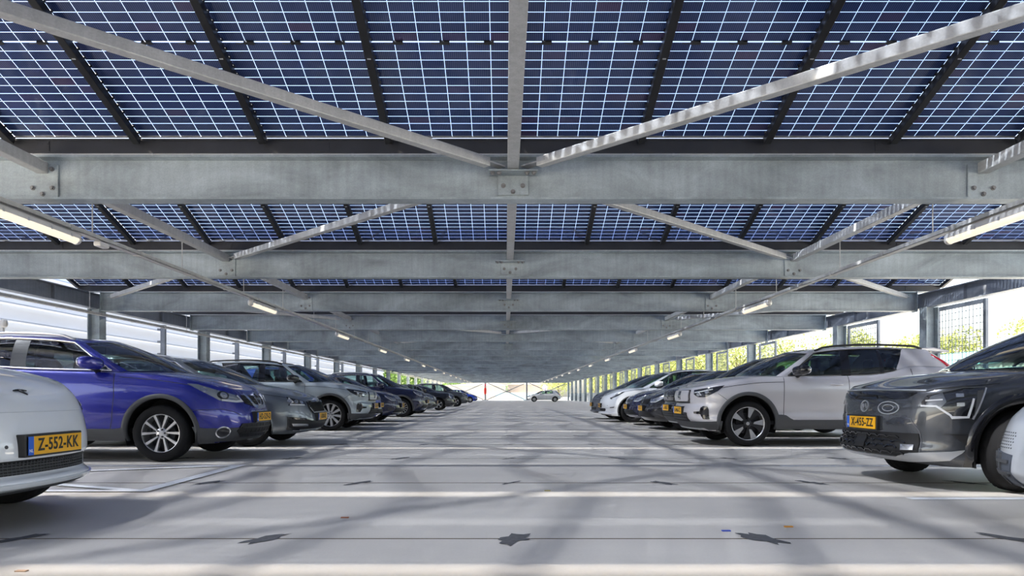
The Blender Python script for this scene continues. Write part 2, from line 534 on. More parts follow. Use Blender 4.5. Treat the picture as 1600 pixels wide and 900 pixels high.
    for key, cells in parts.items():
        if key == 'frame': continue
        if key in ('windshield', 'rear_window'):
            V, F, _ = sub(cells, (1, -1)); mesh_obj(key, V, F, glass if key == 'windshield' else rear_glass, parent)
        elif key == 'pillar':
            runs = []
            for j in sorted({c[1] for c in cells}):
                if runs and runs[-1][-1] == j-1: runs[-1].append(j)
                else: runs.append([j])
            for rn in runs:
                for s in (1, -1):
                    V, F, _ = sub([c for c in cells if c[1] in rn], (s,)); mesh_obj('door_pillar', V, F, pillar, parent)
        else:
            for s in (1, -1):
                V, F, _ = sub(cells, (s,)); mesh_obj('side_window', V, F, glass if key == 'W0' else g.get('g2', rear_glass), parent)
    kA = KW+2
    def gp(row, j, s, off=.008):
        p = G[row][j]; return (p[0], (p[1]+off)*s, p[2])
    return dict(G=G, gp=gp, kA=kA, nc=nc, KW=KW, types=ty, nu=nu)

def window_trim(cab, parent, m, r=.011, first=0, bottom=True):
    js = [j for j in range(cab['kA'], cab['nc']-cab['KW'])]
    js = [j for j in js if any(t[0] == 'W' for t in cab['types'][max(0, j-1):j+1])]
    for s in (1, -1):
        mb = MB()
        path = [cab['gp'](r_, js[0], s) for r_ in range(1, cab['nu']-2)]
        path += [cab['gp'](cab['nu']-2, j, s) for j in range(js[0], js[-1]+1)]
        mb.tube(path, r, 6)
        if bottom: mb.tube([cab['gp'](1, j, s, .012) for j in range(js[0], js[-1]+1)], r, 6)
        mb.build('window_trim', m, parent, True)

def superpod(c, rx, ry, rz, n=2.6, nu=14, nv=20):
    V, F = [], []
    f = lambda a, e: math.copysign(abs(a)**e, a)
    for i in range(nu+1):
        la = -PI/2+PI*i/nu
        for j in range(nv):
            lo = 2*PI*j/nv; e = 2/n
            V.append((c[0]+rx*f(math.cos(la), e)*f(math.cos(lo), e), c[1]+ry*f(math.cos(la), e)*f(math.sin(lo), e), c[2]+rz*f(math.sin(la), e)))
    for i in range(nu):
        for j in range(nv):
            F.append((i*nv+j, i*nv+(j+1) % nv, (i+1)*nv+(j+1) % nv, (i+1)*nv+j))
    return V, F

def mirrors(b, parent, x, z, m_cap, yoff=.11):
    for s in (1, -1):
        y = s*(float(b.ws(x))+yoff)
        V, F = superpod((x, y, z), .085, .125, .075, 3.0)
        V = [(p[0]+(.35*(abs(p[1])-abs(y))), p[1], p[2]+.12*(abs(p[1])-abs(y))) for p in V]
        o = mesh_obj('side_mirror', V, F, m_cap, parent)
        mb = MB(); mb.tube([(x-.01, s*(float(b.ws(x))-.03), z-.10), (x, s*(float(b.ws(x))+.04), z-.07), (x, y, z-.05)], [.035, .03, .035], 8)
        mb.build('mirror_arm', M['black'], o, True)
        V, F = superpod((x+.075, y, z), .014, .105, .06, 3.0)
        V = [(p[0]+(.35*(abs(p[1])-abs(y))), p[1], p[2]+.12*(abs(p[1])-abs(y))) for p in V]
        mesh_obj('mirror_glass', V, F, M['glassdark'] if False else M['chrome'], o)

def door_handles(b, parent, xs, z, m):
    for x in xs:
        for s in (1, -1):
            c = b.col('x', x, z); p = b.pos(np.array([c]), np.array([z]))[0]
            V, F = superpod((p[0], s*(p[1]+.014), z), .105, .022, .018, 2.6, 8, 14)
            mesh_obj('door_handle', V, F, m, parent)

def seam(b, pts, parent, w=.008, mirror=True):
    stroke(b, pts, w, 'door_seam', M['black'], parent, off=.0015, thick=.004, mirror=mirror)

def roof_rails(cab, parent, m, j0=3, j1=3):
    js = list(range(cab['kA']+j0, cab['nc']-cab['KW']-j1))
    for s in (1, -1):
        pts = []
        for k, j in enumerate(js):
            p = cab['G'][-1][j]; h = .032*min(1, k/4, (len(js)-1-k)/4)
            pts.append((p[0], (p[1]-.03)*s, p[2]+h+.01))
        MB().tube(pts, .018, 8).build('roof_rail', m, parent, True)

# ------------------------------------------------------------------ wheels
RIMS = {}
def rim_mesh(style, R):
    """rim with its outer face towards +y, wheel centre at the origin"""
    mb = MB(); md = MB()
    def lathe(m_, prof, n=56):
        V = [(r*math.cos(2*PI*k/n), y, r*math.sin(2*PI*k/n)) for r, y in prof for k in range(n)]
        F = [(i*n+k, i*n+(k+1) % n, (i+1)*n+(k+1) % n, (i+1)*n+k) for i in range(len(prof)-1) for k in range(n)]
        m_.add(V, F)
    lathe(mb, [(R*.955, -.09), (R*.93, .07), (R*.955, .093), (R*1.0, .096), (R*1.02, .085)])
    lathe(md, [(R*.6, -.02), (R*.6, .012), (R*.2, .012), (R*.05, .014)])        # brake disc and drum
    lathe(md, [(R*.95, -.085), (R*.1, -.085), (0.001, -.085)])
    def spoke(m_, prof, y0, y1, dish=.0, inner=0):
        """prof: list of (angle, radius) closed polygon"""
        n = len(prof)
        def pt(a, r, y): return (r*math.cos(a), y-dish*(1-r/R), r*math.sin(a))
        V = [pt(a, r, y1) for a, r in prof]+[pt(a, r, y0) for a, r in prof]
        F = [tuple(range(n)), tuple(range(2*n-1, n-1, -1))]+[(i, n+i, n+(i+1) % n, (i+1) % n) for i in range(n)]
        m_.add(V, F)
    if style == 'v10':
        for k in range(5):
            a = 2*PI*k/5+.3
            for d in (-1, 1):
                b0, b1 = a+d*.18, a+d*.33
                spoke(mb, [(b0-.16, R*.22), (b1-.075, R*.95), (b1+.075, R*.95), (b0+.16, R*.22)], .045, .088, .02)
        lathe(mb, [(R*.3, .03), (R*.28, .066), (R*.13, .078), (.001, .08)])
    elif style == 'multi10':
        for k in range(10):
            a = 2*PI*k/10+.1
            spoke(mb, [(a-.2, R*.2), (a-.16, R*.6), (a-.10, R*.95), (a+.14, R*.95), (a+.16, R*.6), (a+.2, R*.2)], .05, .09, .02)
        lathe(mb, [(R*.34, .03), (R*.3, .07), (R*.13, .078), (.001, .08)])
    elif style == 'turbine5':
        for k in range(5):
            a = 2*PI*k/5+.15
            spoke(mb, [(a-.28, R*.2), (a-.10, R*.55), (a-.2, R*.95), (a+.2, R*.95), (a+.12, R*.55), (a+.28, R*.2)], .04, .09, .02)
        lathe(mb, [(R*.3, .03), (R*.28, .07), (R*.13, .078), (.001, .08)])
    elif style == 'multi14':
        for k in range(14):
            a = 2*PI*k/14
            spoke(mb, [(a-.14, R*.2), (a-.06, R*.95), (a+.06, R*.95), (a+.14, R*.2)], .05, .088, .015)
        lathe(mb, [(R*.34, .03), (R*.3, .07), (R*.13, .078), (.001, .08)])
    elif style == 'aero5':
        # black disc with cut-outs and five bright machined blades
        for k in range(5):
            a = 2*PI*k/5+.52
            spoke(md, [(a-.22, R*.16), (a-.16, R*.95), (a+.78, R*.95), (a+.62, R*.62), (a+.5, R*.16)], .05, .078, .012)
            spoke(mb, [(a-.13, R*.40), (a-.16, R*.93), (a+.23, R*.93), (a+.16, R*.34)], .07, .086, .012)
        lathe(md, [(R*.24, .03), (R*.22, .072), (R*.11, .08), (.001, .082)])
        lathe(mb, [(R*.10, .083), (R*.085, .086), (.001, .087)], 24)
        lathe(mb, [(R*.93, .082), (R*.955, .089), (R*.97, .088)])
    for k in range(5):
        a = 2*PI*k/5+.6
        md.tube([(R*.19*math.cos(a), .06, R*.19*math.sin(a)), (R*.19*math.cos(a), .088, R*.19*math.sin(a))], .011, 8)
    return mb, md

def tyre_mesh(Ro, Rr, w=.225, nseg=110):
    hw = w/2
    prof = [(Rr*.97, -hw+.02), (Rr*1.02, -hw), (Rr+(Ro-Rr)*.35, -hw-.006), (Rr+(Ro-Rr)*.75, -hw-.001), (Ro-.012, -hw+.014)]
    tread = np.linspace(-hw+.024, hw-.024, 13)
    prof2 = prof + [(Ro - .0035*(2*(y/hw))**2, y) for y in tread] + [(r, -y) for r, y in reversed(prof)]
    n0 = len(prof); n1 = n0+len(tread)
    V = []
    for i, (r, y) in enumerate(prof2):
        for k in range(nseg):
            rr = r; a = 2*PI*k/nseg
            if n0 <= i < n1:
                t = i-n0
                if t in (4, 8): rr -= .007
                elif (k + t//2) % 4 == 0 and t not in (5, 6, 7): rr -= .006
                a += .012*abs(t-6)
            elif i in (n0-1, n1) and k % 4 == 0: rr -= .006
            V.append((rr*math.cos(a), y, rr*math.sin(a)))
    F = [(i*nseg+k, i*nseg+(k+1) % nseg, (i+1)*nseg+(k+1) % nseg, (i+1)*nseg+k) for i in range(len(prof2)-1) for k in range(nseg)]
    return V, F

WHEELS = {}
def wheel_set(parent, sp, style, m_rim, m_dark, steer=0.0):
    Ro, Rr = sp['R'], sp.get('Rr', .225); w = sp.get('tw', .225)
    key = (Ro, Rr, style, m_rim.name, m_dark.name)
    for (xw, zw) in ((sp['xw'], Ro), (sp['xw']+sp['wb'], Ro)):
        for s in (1, -1):
            if key not in WHEELS:
                V, F = tyre_mesh(Ro, Rr, w)
                t = mesh_obj('wheel', V, F, M['rubber'], parent)
                mb, md = rim_mesh(style, Rr)
                r = mb.build('rim', m_rim, t); d = md.build('brake_disc', m_dark, t)
                for o_ in (r, d):
                    mdf = None
                    bm = bmesh.new(); bm.from_mesh(o_.data)
                    bmesh.ops.recalc_face_normals(bm, faces=bm.faces); bm.to_mesh(o_.data); bm.free()
                WHEELS[key] = (t.data, r.data, d.data)
            else:
                a, b_, c = WHEELS[key]
                t = link('wheel', a, None, parent); r = link('rim', b_, None, t); d = link('brake_disc', c, None, t)
            off = sp['W']/2 - w/2 - sp.get('tin', .035)
            t.location = (xw, s*off, zw)
            t.rotation_euler = (0, random.uniform(-.5, .5) if xw > 2 else 0, (0 if s > 0 else PI)+(steer if xw < 2 else 0))
            # liner of the wheel well
            Ra = [a for a in sp['arches'] if abs(a[0]-xw) < .2][0][2]+.012
            yo = s*(sp['W']/2-.05); yi = s*.5; n = 20; y2 = s*.40
            V = []
            for k in range(n+1):
                a = -.35+(PI+.7)*k/n
                x, z = xw+Ra*math.cos(a), zw+.005+Ra*math.sin(a)
                z = max(z, .17)
                V += [(x, yo, z), (x, yi, z)]
            F = [(2*k, 2*k+1, 2*k+3, 2*k+2) for k in range(n)]
            F.append(tuple(2*k+1 for k in range(n+1)))
            mesh_obj('wheel_well', V, F, M['mesh'], parent, False)

def underbody(b, parent):
    sp = b.sp; V, F = [], []
    xs = np.linspace(.16, b.L-.16, 60); prev = None
    for x in xs:
        y = float(np.interp(x, b.half(np.linspace(0, b.N, 400), np.zeros(400))[0], b.half(np.linspace(0, b.N, 400), np.zeros(400))[1]))-.015
        for (xw, zw, R) in sp['arches']:
            if abs(x-xw) < R+.03: y = .5
        z = float(b.zb(x))+.012
        base = len(V)
        V += [(x, -y, z+.05), (x, -y, z), (x, y, z), (x, y, z+.05)]
        if prev is not None: F += [(prev+i, prev+i+1, base+i+1, base+i) for i in range(3)]
        prev = base
    mesh_obj('underbody', V, F, M['mesh'], parent, False)

def arch_trim(b, parent, m, w=.07, off=.014, a0=-.42, lip=.0):
    for (xw, zw, R) in b.sp['arches']:
        for s in (1, -1):
            n = 34; V, F = [], []
            for k in range(n+1):
                a = a0+(PI-2*a0)*k/n
                ring = []
                for rr, o in ((R-.006, -.05), (R-.006, off), (R+w*.5, off+.004), (R+w, off-.002), (R+w+.004, -.01)):
                    x = xw+rr*math.cos(a); z = zw+rr*math.sin(a)
                    zz = max(z, float(b.zb(x))+.004)
                    if z < zz: x = xw + math.copysign(math.sqrt(max(rr*rr-(zz-zw)**2, 1e-6)), math.cos(a)) if rr > abs(zz-zw) else x
                    x = min(max(x, .02), b.L-.02)
                    ring.append((x, zz, o))
                c = np.array([b.col('x', q[0], q[1]) for q in ring]); z = np.array([q[1] for q in ring])
                p = b.pos(c, z)
                for i, q in enumerate(ring):
                    V.append((p[i, 0], s*(p[i, 1]+q[2]), q[1]))
            for k in range(n):
                for i in range(4):
                    F.append((k*5+i, k*5+i+1, (k+1)*5+i+1, (k+1)*5+i))
            mesh_obj('wheel_arch', V, F, m, parent)

def sill_clad(b, parent, m, ztop, off=.012):
    """lower side cladding between the arches; ztop is a list of (x, z)"""
    f = pchip(ztop); sp = b.sp
    x0 = sp['arches'][0][0]+sp['arches'][0][2]+.02; x1 = sp['arches'][1][0]-sp['arches'][1][2]-.02
    xs = np.linspace(x0, x1, 30)
    up = [('x', x, float(f(x))) for x in xs]; lo = [('x', x, float(b.zb(x))+.005) for x in xs[::-1]]
    poly(b, up+lo, 'sill_cladding', m, parent, off=off, thick=.03, mirror=True)

def plate(b, parent, z, text, y=0.0, back=True, tilt=0.0, small=False):
    c = b.col('y', 0.0001, z); xs = [float(b.pos(np.array([b.col('y', v, zz)]), np.array([zz]))[0, 0]) for v in (.0001, .25) for zz in (z-.055, z+.055)]
    x = min(xs)-.012
    root = MB().box(x-.012, x+.05, y-.275, y+.275, z-.068, z+.068).build('plate_holder', M['black'], parent, False, .006)
    p = MB().box(x-.018, x-.010, y-.26, y+.26, z-.055, z+.055).build('license_plate', M['plate'], root)
    MB().box(x-.0195, x-.012, y+.212, y+.26, z-.055, z+.055).build('country_band', M['plateblue'], root)
    def txt(s, size, cy, cz, m, bold, sx=1.0, nm='plate_text'):
        cu = bpy.data.curves.new(nm, 'FONT'); cu.body = s; cu.size = size; cu.align_x = 'CENTER'; cu.align_y = 'CENTER'
        cu.extrude = .0006; cu.offset = bold; cu.space_character = 1.08
        o = bpy.data.objects.new(nm, cu); COL.objects.link(o)
        me = bpy.data.meshes.new_from_object(o)
        bpy.data.objects.remove(o); bpy.data.curves.remove(cu)
        for v in me.vertices: v.co.x *= sx
        o = link(nm, me, m, root); me.materials.clear(); me.materials.append(m)
        o.matrix_local = Matrix(((0, 0, -1, x-.0195), (-1, 0, 0, cy), (0, 1, 0, cz), (0, 0, 0, 1)))
        return o
    txt(text, .105, y-.025, z, M['ink'], .0022, .86)
    txt('NL', .026, y+.236, z-.03, M['white'], .0005, 1, 'country_code')
    return root

def interior(b, parent, g, seats=True, seatm=None):
    zs0 = float(b.zs(g['fk0']))
    x0, x1 = g['fc0']+.1, min(g['rk0'], b.L-.35)
    wy = b.W/2-.17
    mb = MB()
    # tub: floor, door linings, dashboard
    mb.box(x0, x1, -wy, wy, .34, .40)
    for s in (1, -1):
        ys = sorted((s*wy, s*(wy+.03)))
        mb.box(x0+.3, x1, ys[0], ys[1], .4, zs0-.03)
    xd = g['fk0']
    zc = float(b.deck(g['fc0']+.12, 0))
    for hw, xf in ((.34, g['fc0']+.10), (.52, g['fc0']+.22), (wy-.03, xd+.06)):
        zf = float(b.deck(xf, hw))
        prof = [(xf, zf-.10), (xf+.01, zf-.012), (xd+.16, zs0+.02), (xd+.32, zs0+.0), (xd+.36, zs0-.12), (xd+.3, zs0-.3), (xf+.1, zs0-.3)]
        mb.prism(prof, lambda p: (p[0], -hw, p[1]), lambda p: (p[0], hw, p[1]))
    mb.box(x1-.05, x1, -wy, wy, .4, zs0-.06)
    o = mb.build('interior_trim', M['interior'], parent)
    if not seats: return
    cu = Vector((xd+.44, .36, zs0-.02)); ring = []
    for k in range(25):
        a = 2*PI*k/24
        ring.append((cu.x+.07*math.sin(a), cu.y+.185*math.cos(a), cu.z+.175*math.sin(a)))
    MB().tube(ring, .014, 8).bar((cu.x-.2, .36, zs0-.08), tuple(cu), .05, .05).build('steering_wheel', M['interior'], parent, True)
    sm = seatm or M['seat']
    def seat(x, y, w, nm='front_seat'):
        V, F = [], []
        for (c, r, n) in (((x, y, .58), (.26, w, .10), 3), ((x+.30, y, .92), (.08, w, .36), 3.2)):
            v, f = superpod(c, *r, n=n)
            if r[2] > .2: v = [(p[0]+.28*(p[2]-.92), p[1]*1 if True else 0, p[2]) for p in v]
            k = len(V); V += v; F += [tuple(k+i for i in q) for q in f]
        if nm == 'front_seat':
            heads = (y,)
        else: heads = (y-.36, y+.36)
        for hy in heads:
            v, f = superpod((x+.43, hy, 1.34), (.055), .13, .085, n=3); k = len(V); V += v; F += [tuple(k+i for i in q) for q in f]
        mesh_obj(nm, V, F, sm, parent)
    hs = g.get('seatx', xd+.85)
    seat(hs, .37, .24); seat(hs, -.37, .24)
    seat(hs+.92, 0, .64, 'rear_seat')
# ------------------------------------------------------------------ the cars in the photograph
WP = [(0, .90), (.1, .955), (.3, .985), (.5, 1), (.7, .992), (.85, .975), (.95, .945), (1, .915)]
P = {}
P['white'] = paint('paint_white', (.80, .82, .84), .0, .3, .0)
P['blue'] = paint('paint_royal_blue', (.006, .011, .25), .35, .26)
P['slate'] = paint('paint_slate_grey', (.15, .17, .19), .5, .32)
P['ice'] = paint('paint_ice_grey', (.40, .45, .48), .35, .32)
P['silver'] = paint('paint_silver', (.60, .58, .60), .35, .3)
P['char'] = paint('paint_charcoal', (.055, .06, .07), .45, .25)
P['navy'] = paint('paint_navy', (.008, .011, .05), .3, .25)
P['black'] = paint('paint_black', (.012, .012, .017), .2, .22)
P['gunmetal'] = paint('paint_gunmetal', (.07, .075, .09), .4, .3)
P['brightblue'] = paint('paint_bright_blue', (.02, .07, .55), .25, .3)
P['pearl'] = paint('paint_pearl_silver', (.58, .60, .63), .3, .3)

M['lensgrey'] = mat('lamp_inner_grey', (.13, .14, .16), .2, .6, coat=1)
M['satinblack'] = mat('pillar_satin_grey', (.07, .075, .085), .3)
M['slateplastic'] = mat('intake_slate', (.06, .07, .09), .5)
def start(name, sp, m):
    root = empty(name)
    b = CarBody(sp)
    build_shell(b, root, m); underbody(b, root)
    return root, b

def bars(b, root, y0, y1, zs, w, m, nm='grille_bar', off=.010):
    for z in zs:
        stroke(b, [('y', y0+(y1-y0)*k/6, z) for k in range(7)], w, nm, m, root, off=off, thick=.012)

def hood_lines(b, root, cowl, t=.95, x0=None):
    x0 = x0 if x0 is not None else .3
    xs = np.linspace(x0, cowl, 9)
    seam(b, [('x', float(x), float(b.zt(x, t))) for x in xs], root, .007)

def crossover_blue():
    sp = dict(L=4.38, W=1.806, R=.345, Rr=.236, xw=.93, wb=2.646, tin=.03,
        zs=[(0, .80), (.12, .845), (.35, .925), (.7, 1.0), (1.1, 1.055), (1.45, 1.08), (2.5, 1.11), (3.3, 1.16), (4.0, 1.22), (4.38, 1.15)],
        zb=[(0, .25), (.4, .22), (.9, .23), (1.4, .25), (3, .26), (4.0, .3), (4.38, .36)],
        nose=[(0, .13), (.12, .04), (.3, .0), (.5, .01), (.75, .05), (.9, .10), (1, .17)], tail=[(0, .12), (.2, .02), (.5, 0), (.8, .06), (1, .16)],
        wp=WP, AF=.75, nF=2.5, cowl=1.5, rdeck=4.0, crown=.055, arches=[(.93, .355, .42), (3.576, .355, .42)])
    m = P['blue']; root, b = start('car', sp, m)
    g = dict(fc0=1.0, fk0=1.45, fc1=1.95, fk1=2.08, rk0=4.12, rc0=4.2, rk1=3.75, rc1=3.98, wt=.60, wtr=.56,
        zr=[(1.9, 1.44), (2.08, 1.475), (2.5, 1.525), (3.0, 1.54), (3.5, 1.515), (4.1, 1.44)],
        breaks=[('A', 1.53, 2.14), ('W', 2.60, 2.64), ('B', 2.79, 2.82), ('W', 3.48, 3.36), ('B', 3.55, 3.43), ('W', 3.80, 3.55), ('D', 4.12, 3.75)], seatx=2.2)
    cab = build_cabin(b, root, m, g, pillar=M['satinblack'])
    window_trim(cab, root, M['chrome'], .012); roof_rails(cab, root, M['satin'], 2, 2); interior(b, root, g)
    mirrors(b, root, 1.72, 1.19, m); door_handles(b, root, (2.55, 3.38), .95, m)
    wheel_set(root, sp, 'v10', M['alloy'], M['alloydark'])
    arch_trim(b, root, M['clad'], .046, .010)
    sill_clad(b, root, M['clad'], [(1.3, .43), (1.5, .40), (3.0, .40), (3.2, .43)])
    # lower bumper in grey plastic
    up = [('y', y, .40) for y in np.linspace(0, .7, 8)]+[('x', .42, .405), ('x', .55, .42)]
    lo = [('x', .5, .212), ('x', .35, .212)]+[('y', y, .235) for y in np.linspace(.7, 0, 8)]
    for sg in (1, -1): poly(b, [(q[0], q[1]*(sg if q[0] == 'y' else 1), q[2]) for q in up+lo] if sg > 0 else [(-b.pt(q)[0], q[2]) for q in up+lo], 'bumper_cladding', M['clad'], root, .008, .02)
    hl = [('x', .62, .945), ('x', .5, .93), ('y', .70, .865), ('y', .48, .80), ('y', .42, .725), ('y', .52, .715), ('y', .72, .74), ('x', .40, .82)]
    for o in poly(b, hl, 'headlight', M['lens'], root, .008, .02, mirror=True): pass
    stroke(b, [('y', .47, .795), ('y', .425, .73), ('y', .53, .722), ('y', .70, .742)], .022, 'light_strip', M['led'], root, .012, .01, mirror=True)
    poly(b, ell(b, ('y', .665, .80), .085, .05), 'lamp_recess', M['lensdark'], root, .011, .01, mirror=True)
    poly(b, ell(b, ('y', .66, .80), .05, .036), 'lamp_lens', M['reflector'], root, .014, .01, mirror=True)
    poly(b, ell(b, ('x', .43, .87), .05, .030), 'lamp_lens', M['reflector'], root, .013, .01, mirror=True)
    poly(b, [('y', -.40, .80), ('y', .40, .80), ('y', .385, .70), ('y', .2, .655), ('y', -.2, .655), ('y', -.385, .70)], 'grille', M['mesh'], root, .006, .02)
    bars(b, root, -.38, .38, (.70, .73, .76), .008, M['black'])
    stroke(b, [('y', .31, .815), ('y', .26, .76), ('y', .19, .67), ('y', .12, .652), ('y', -.12, .652), ('y', -.19, .67), ('y', -.26, .76), ('y', -.31, .815)], .05, 'grille_trim', M['chrome'], root, .016, .025)
    e0 = ell(b, ('y', .0001, .748), .075, .075); stroke(b, e0, .02, 'emblem', M['chrome'], root, .024, .03, closed=True)
    stroke(b, [(-.095, .748), (.095, .748)], .026, 'emblem', M['chrome'], root, .028, .03)
    stroke(b, [('y', y, .60) for y in np.linspace(-.3, .3, 5)], .012, 'bumper_trim', M['chrome'], root, .008, .01)
    poly(b, [('y', -.50, .45), ('y', .50, .45), ('y', .56, .36), ('y', .46, .285), ('y', -.46, .285), ('y', -.56, .36)], 'lower_grille', M['mesh'], root, .014, .02)
    bars(b, root, -.5, .5, (.33, .40), .014, M['black'], off=.02)
    for y in np.linspace(-.42, .42, 9): stroke(b, [('y', y, .29), ('y', y, .44)], .010, 'grille_bar', M['black'], root, .018, .012)
    e1 = ell(b, ('y', .70, .355), .085, .062); poly(b, e1, 'fog_lamp', M['lensdark'], root, .014, .02, mirror=True)
    stroke(b, e1, .014, 'fog_lamp_ring', M['chrome'], root, .02, .02, closed=True, mirror=True)
    seam(b, [('x', 1.49, 1.07), ('x', 1.47, .8), ('x', 1.5, .5), ('x', 1.56, .27)], root)
    seam(b, [('x', 2.70, 1.10), ('x', 2.68, .30)], root); seam(b, [('x', 3.52, 1.15), ('x', 3.40, .8), ('x', 3.2, .62)], root)
    hood_lines(b, root, 1.42, .93, .32)
    stroke(b, [('x', .62, .62), ('y', .72, .635), ('y', .6, .60), ('y', .5, .55)], .006, 'bumper_seam', M['black'], root, .002, .006, mirror=True)
    poly(b, [('x', 4.1, 1.1), ('x', 4.3, 1.05), ('r', .6, 1.0), ('r', .6, .9), ('x', 4.2, .92)], 'tail_light', M['redlens'], root, .008, .02, mirror=True)
    plate(b, root, .525, 'HD-529-D')
    return root

def suv_boxy(m, rim='aero5', m_rim=None, m_dark=None, text='X-XX', roofm=None, mirror_m=None, panel=None, rails=True, recharge=True, fore=True):
    """tall compact SUV with a blank grille panel and angular arch cladding"""
    sp = dict(L=4.425, W=1.863, R=.36, Rr=.268, xw=.87, wb=2.702, tin=.025,
        zs=[(0, .90), (.1, .925), (.35, .975), (.7, 1.04), (1.1, 1.085), (1.5, 1.095), (2.8, 1.12), (3.1, 1.16), (3.5, 1.26), (4.425, 1.22)],
        zb=[(0, .27), (.4, .24), (.9, .25), (1.4, .27), (3, .27), (4.0, .3), (4.425, .38)],
        nose=[(0, .14), (.12, .06), (.3, .0), (.5, .01), (.62, .045), (.8, .03), (.93, .05), (1, .10)], tail=[(0, .14), (.2, .02), (.5, 0), (.8, .05), (1, .1)],
        wp=[(0, .90), (.1, .955), (.22, .985), (.33, .975), (.5, .99), (.7, 1.0), (.88, .985), (.96, .955), (1, .925)],
        AF=.62, nF=2.9, cowl=1.45, rdeck=4.1, crown=.05, arches=[(.87, .37, .44), (3.572, .37, .44)])
    root, b = start('car', sp, m)
    g = dict(fc0=1.0, fk0=1.42, fc1=1.83, fk1=1.98, rk0=4.15, rc0=4.28, rk1=3.80, rc1=4.05, wt=.635, wtr=.60,
        zr=[(1.8, 1.46), (1.98, 1.495), (2.4, 1.555), (2.9, 1.575), (3.5, 1.56), (4.15, 1.505)],
        breaks=[('A', 1.50, 2.04), ('W', 2.36, 2.40), ('B', 2.51, 2.53), ('W', 2.98, 2.98), ('B', 3.04, 3.03), ('W', 3.22, 3.42), ('D', 4.15, 3.80)], seatx=2.05, g2=M['glass'])
    cab = build_cabin(b, root, m, g, roof_mat=roofm)
    interior(b, root, g)
    window_trim(cab, root, M['black'], .010)
    if rails: roof_rails(cab, root, M['black'], 2, 1)
    # roof spoiler
    top = cab['G'][-1]; k = cab['nc']-1
    zt = top[cab['nc']-cab['KW']-1][2]
    mb = MB(); prof = [(3.72, zt+.03), (3.98, zt+.038), (4.22, zt-.005), (4.23, zt-.04), (4.0, zt-.03), (3.8, zt-.02)]
    mb.prism(prof, lambda p: (p[0], -.56, p[1]), lambda p: (p[0], .56, p[1])); mb.build('roof_spoiler', m, root, False, .015)
    mirrors(b, root, 1.66, 1.19, mirror_m or M['blackgloss'], .125); door_handles(b, root, (2.24, 3.15), .97, m)
    wheel_set(root, sp, rim, m_rim or M['alloy'], m_dark or M['alloydark'])
    arch_trim(b, root, M['clad'], .048, .012)
    sill_clad(b, root, M['clad'], [(1.25, .50), (1.42, .50), (1.58, .42), (2.95, .42), (3.05, .45)])
    up = [('y', y, .385) for y in np.linspace(0, .72, 8)]+[('x', .32, .39), ('x', .47, .40)]
    lo = [('x', .47, .26), ('x', .3, .255)]+[('y', y, .285) for y in np.linspace(.7, 0, 8)]
    poly(b, up+lo, 'bumper_cladding', M['clad'], root, .008, .02); poly(b, [(-b.pt(q)[0], q[2]) for q in up+lo], 'bumper_cladding', M['clad'], root, .008, .02)
    stroke(b, [('y', y, .268) for y in np.linspace(-.62, .62, 9)], .03, 'skid_plate', M['satin'], root, .010, .02)
    hl = [('y', .57, .885), ('y', .72, .905), ('x', .5, .955), ('x', .40, .87), ('x', .3, .815), ('y', .80, .775), ('y', .68, .775), ('y', .60, .82)]
    poly(b, hl, 'headlight', M['lensdark'], root, .008, .02, mirror=True)
    stroke(b, [('y', .615, .845), ('y', .74, .862), ('x', .33, .895)], .012, 'light_strip', M['led'], root, .013, .01, mirror=True)
    stroke(b, [('x', .155, .85), ('x', .18, .80)], .018, 'light_strip', M['led'], root, .013, .01, mirror=True)
    poly(b, ell(b, ('y', .70, .815), .04, .025), 'lamp_lens', M['reflector'], root, .013, .01, mirror=True)
    poly(b, ell(b, ('x', .25, .852), .035, .022), 'lamp_lens', M['reflector'], root, .013, .01, mirror=True)
    pg = panel or m
    gp = [('y', -.44, .875), ('y', .44, .875), ('y', .45, .75), ('y', .41, .71), ('y', -.41, .71), ('y', -.45, .75)]
    poly(b, [(q[0], q[1]*1.06, q[2]+(.012 if q[2] > .8 else -.014)) for q in gp], 'grille_surround', M['blackgloss'], root, .010, .03)
    poly(b, gp, 'grille_panel', pg, root, .022, .03)
    stroke(b, [('y', -.46, .695), ('y', 0, .69), ('y', .46, .695)], .035, 'grille_slot', M['mesh'], root, .010, .02)
    poly(b, [('y', -.075, .865), ('y', .075, .865), ('y', .075, .735), ('y', -.075, .735)], 'emblem_base', M['blackgloss'], root, .026, .01)
    e0 = ell(b, ('y', .0001, .80), .052, .052); stroke(b, e0, .013, 'emblem', M['chrome'], root, .032, .01, closed=True)
    stroke(b, [(-.065, .745), (.065, .855)], .012, 'emblem', M['chrome'], root, .031, .01)
    poly(b, [('y', -.40, .525), ('y', .40, .525), ('y', .50, .385), ('y', -.50, .385)], 'lower_grille', M['mesh'], root, .010, .02)
    bars(b, root, -.44, .44, (.42, .465, .51), .010, M['clad'], off=.016)
    for y in np.linspace(-.4, .4, 11): stroke(b, [('y', y, .39), ('y', y, .52)], .008, 'grille_bar', M['clad'], root, .015, .012)
    poly(b, [('x', .17, .61), ('x', .20, .63), ('x', .25, .63), ('x', .27, .58), ('x', .285, .425), ('x', .20, .425), ('x', .165, .505), ('y', .63, .51), ('y', .62, .54), ('x', .155, .55)], 'bumper_vent', M['blackgloss'], root, .009, .02, mirror=True)
    seam(b, [('x', 1.43, 1.085), ('x', 1.42, .8), ('x', 1.42, .30)], root); seam(b, [('x', 2.44, 1.11), ('x', 2.44, .8), ('x', 2.40, .30)], root); seam(b, [('x', 3.42, 1.22), ('x', 3.45, 1.0), ('x', 3.3, .72)], root)
    hood_lines(b, root, 1.42, .90, .42)
    seam(b, [('x', .40, .83), ('x', .55, .72), ('x', .58, .64)], root, .006)
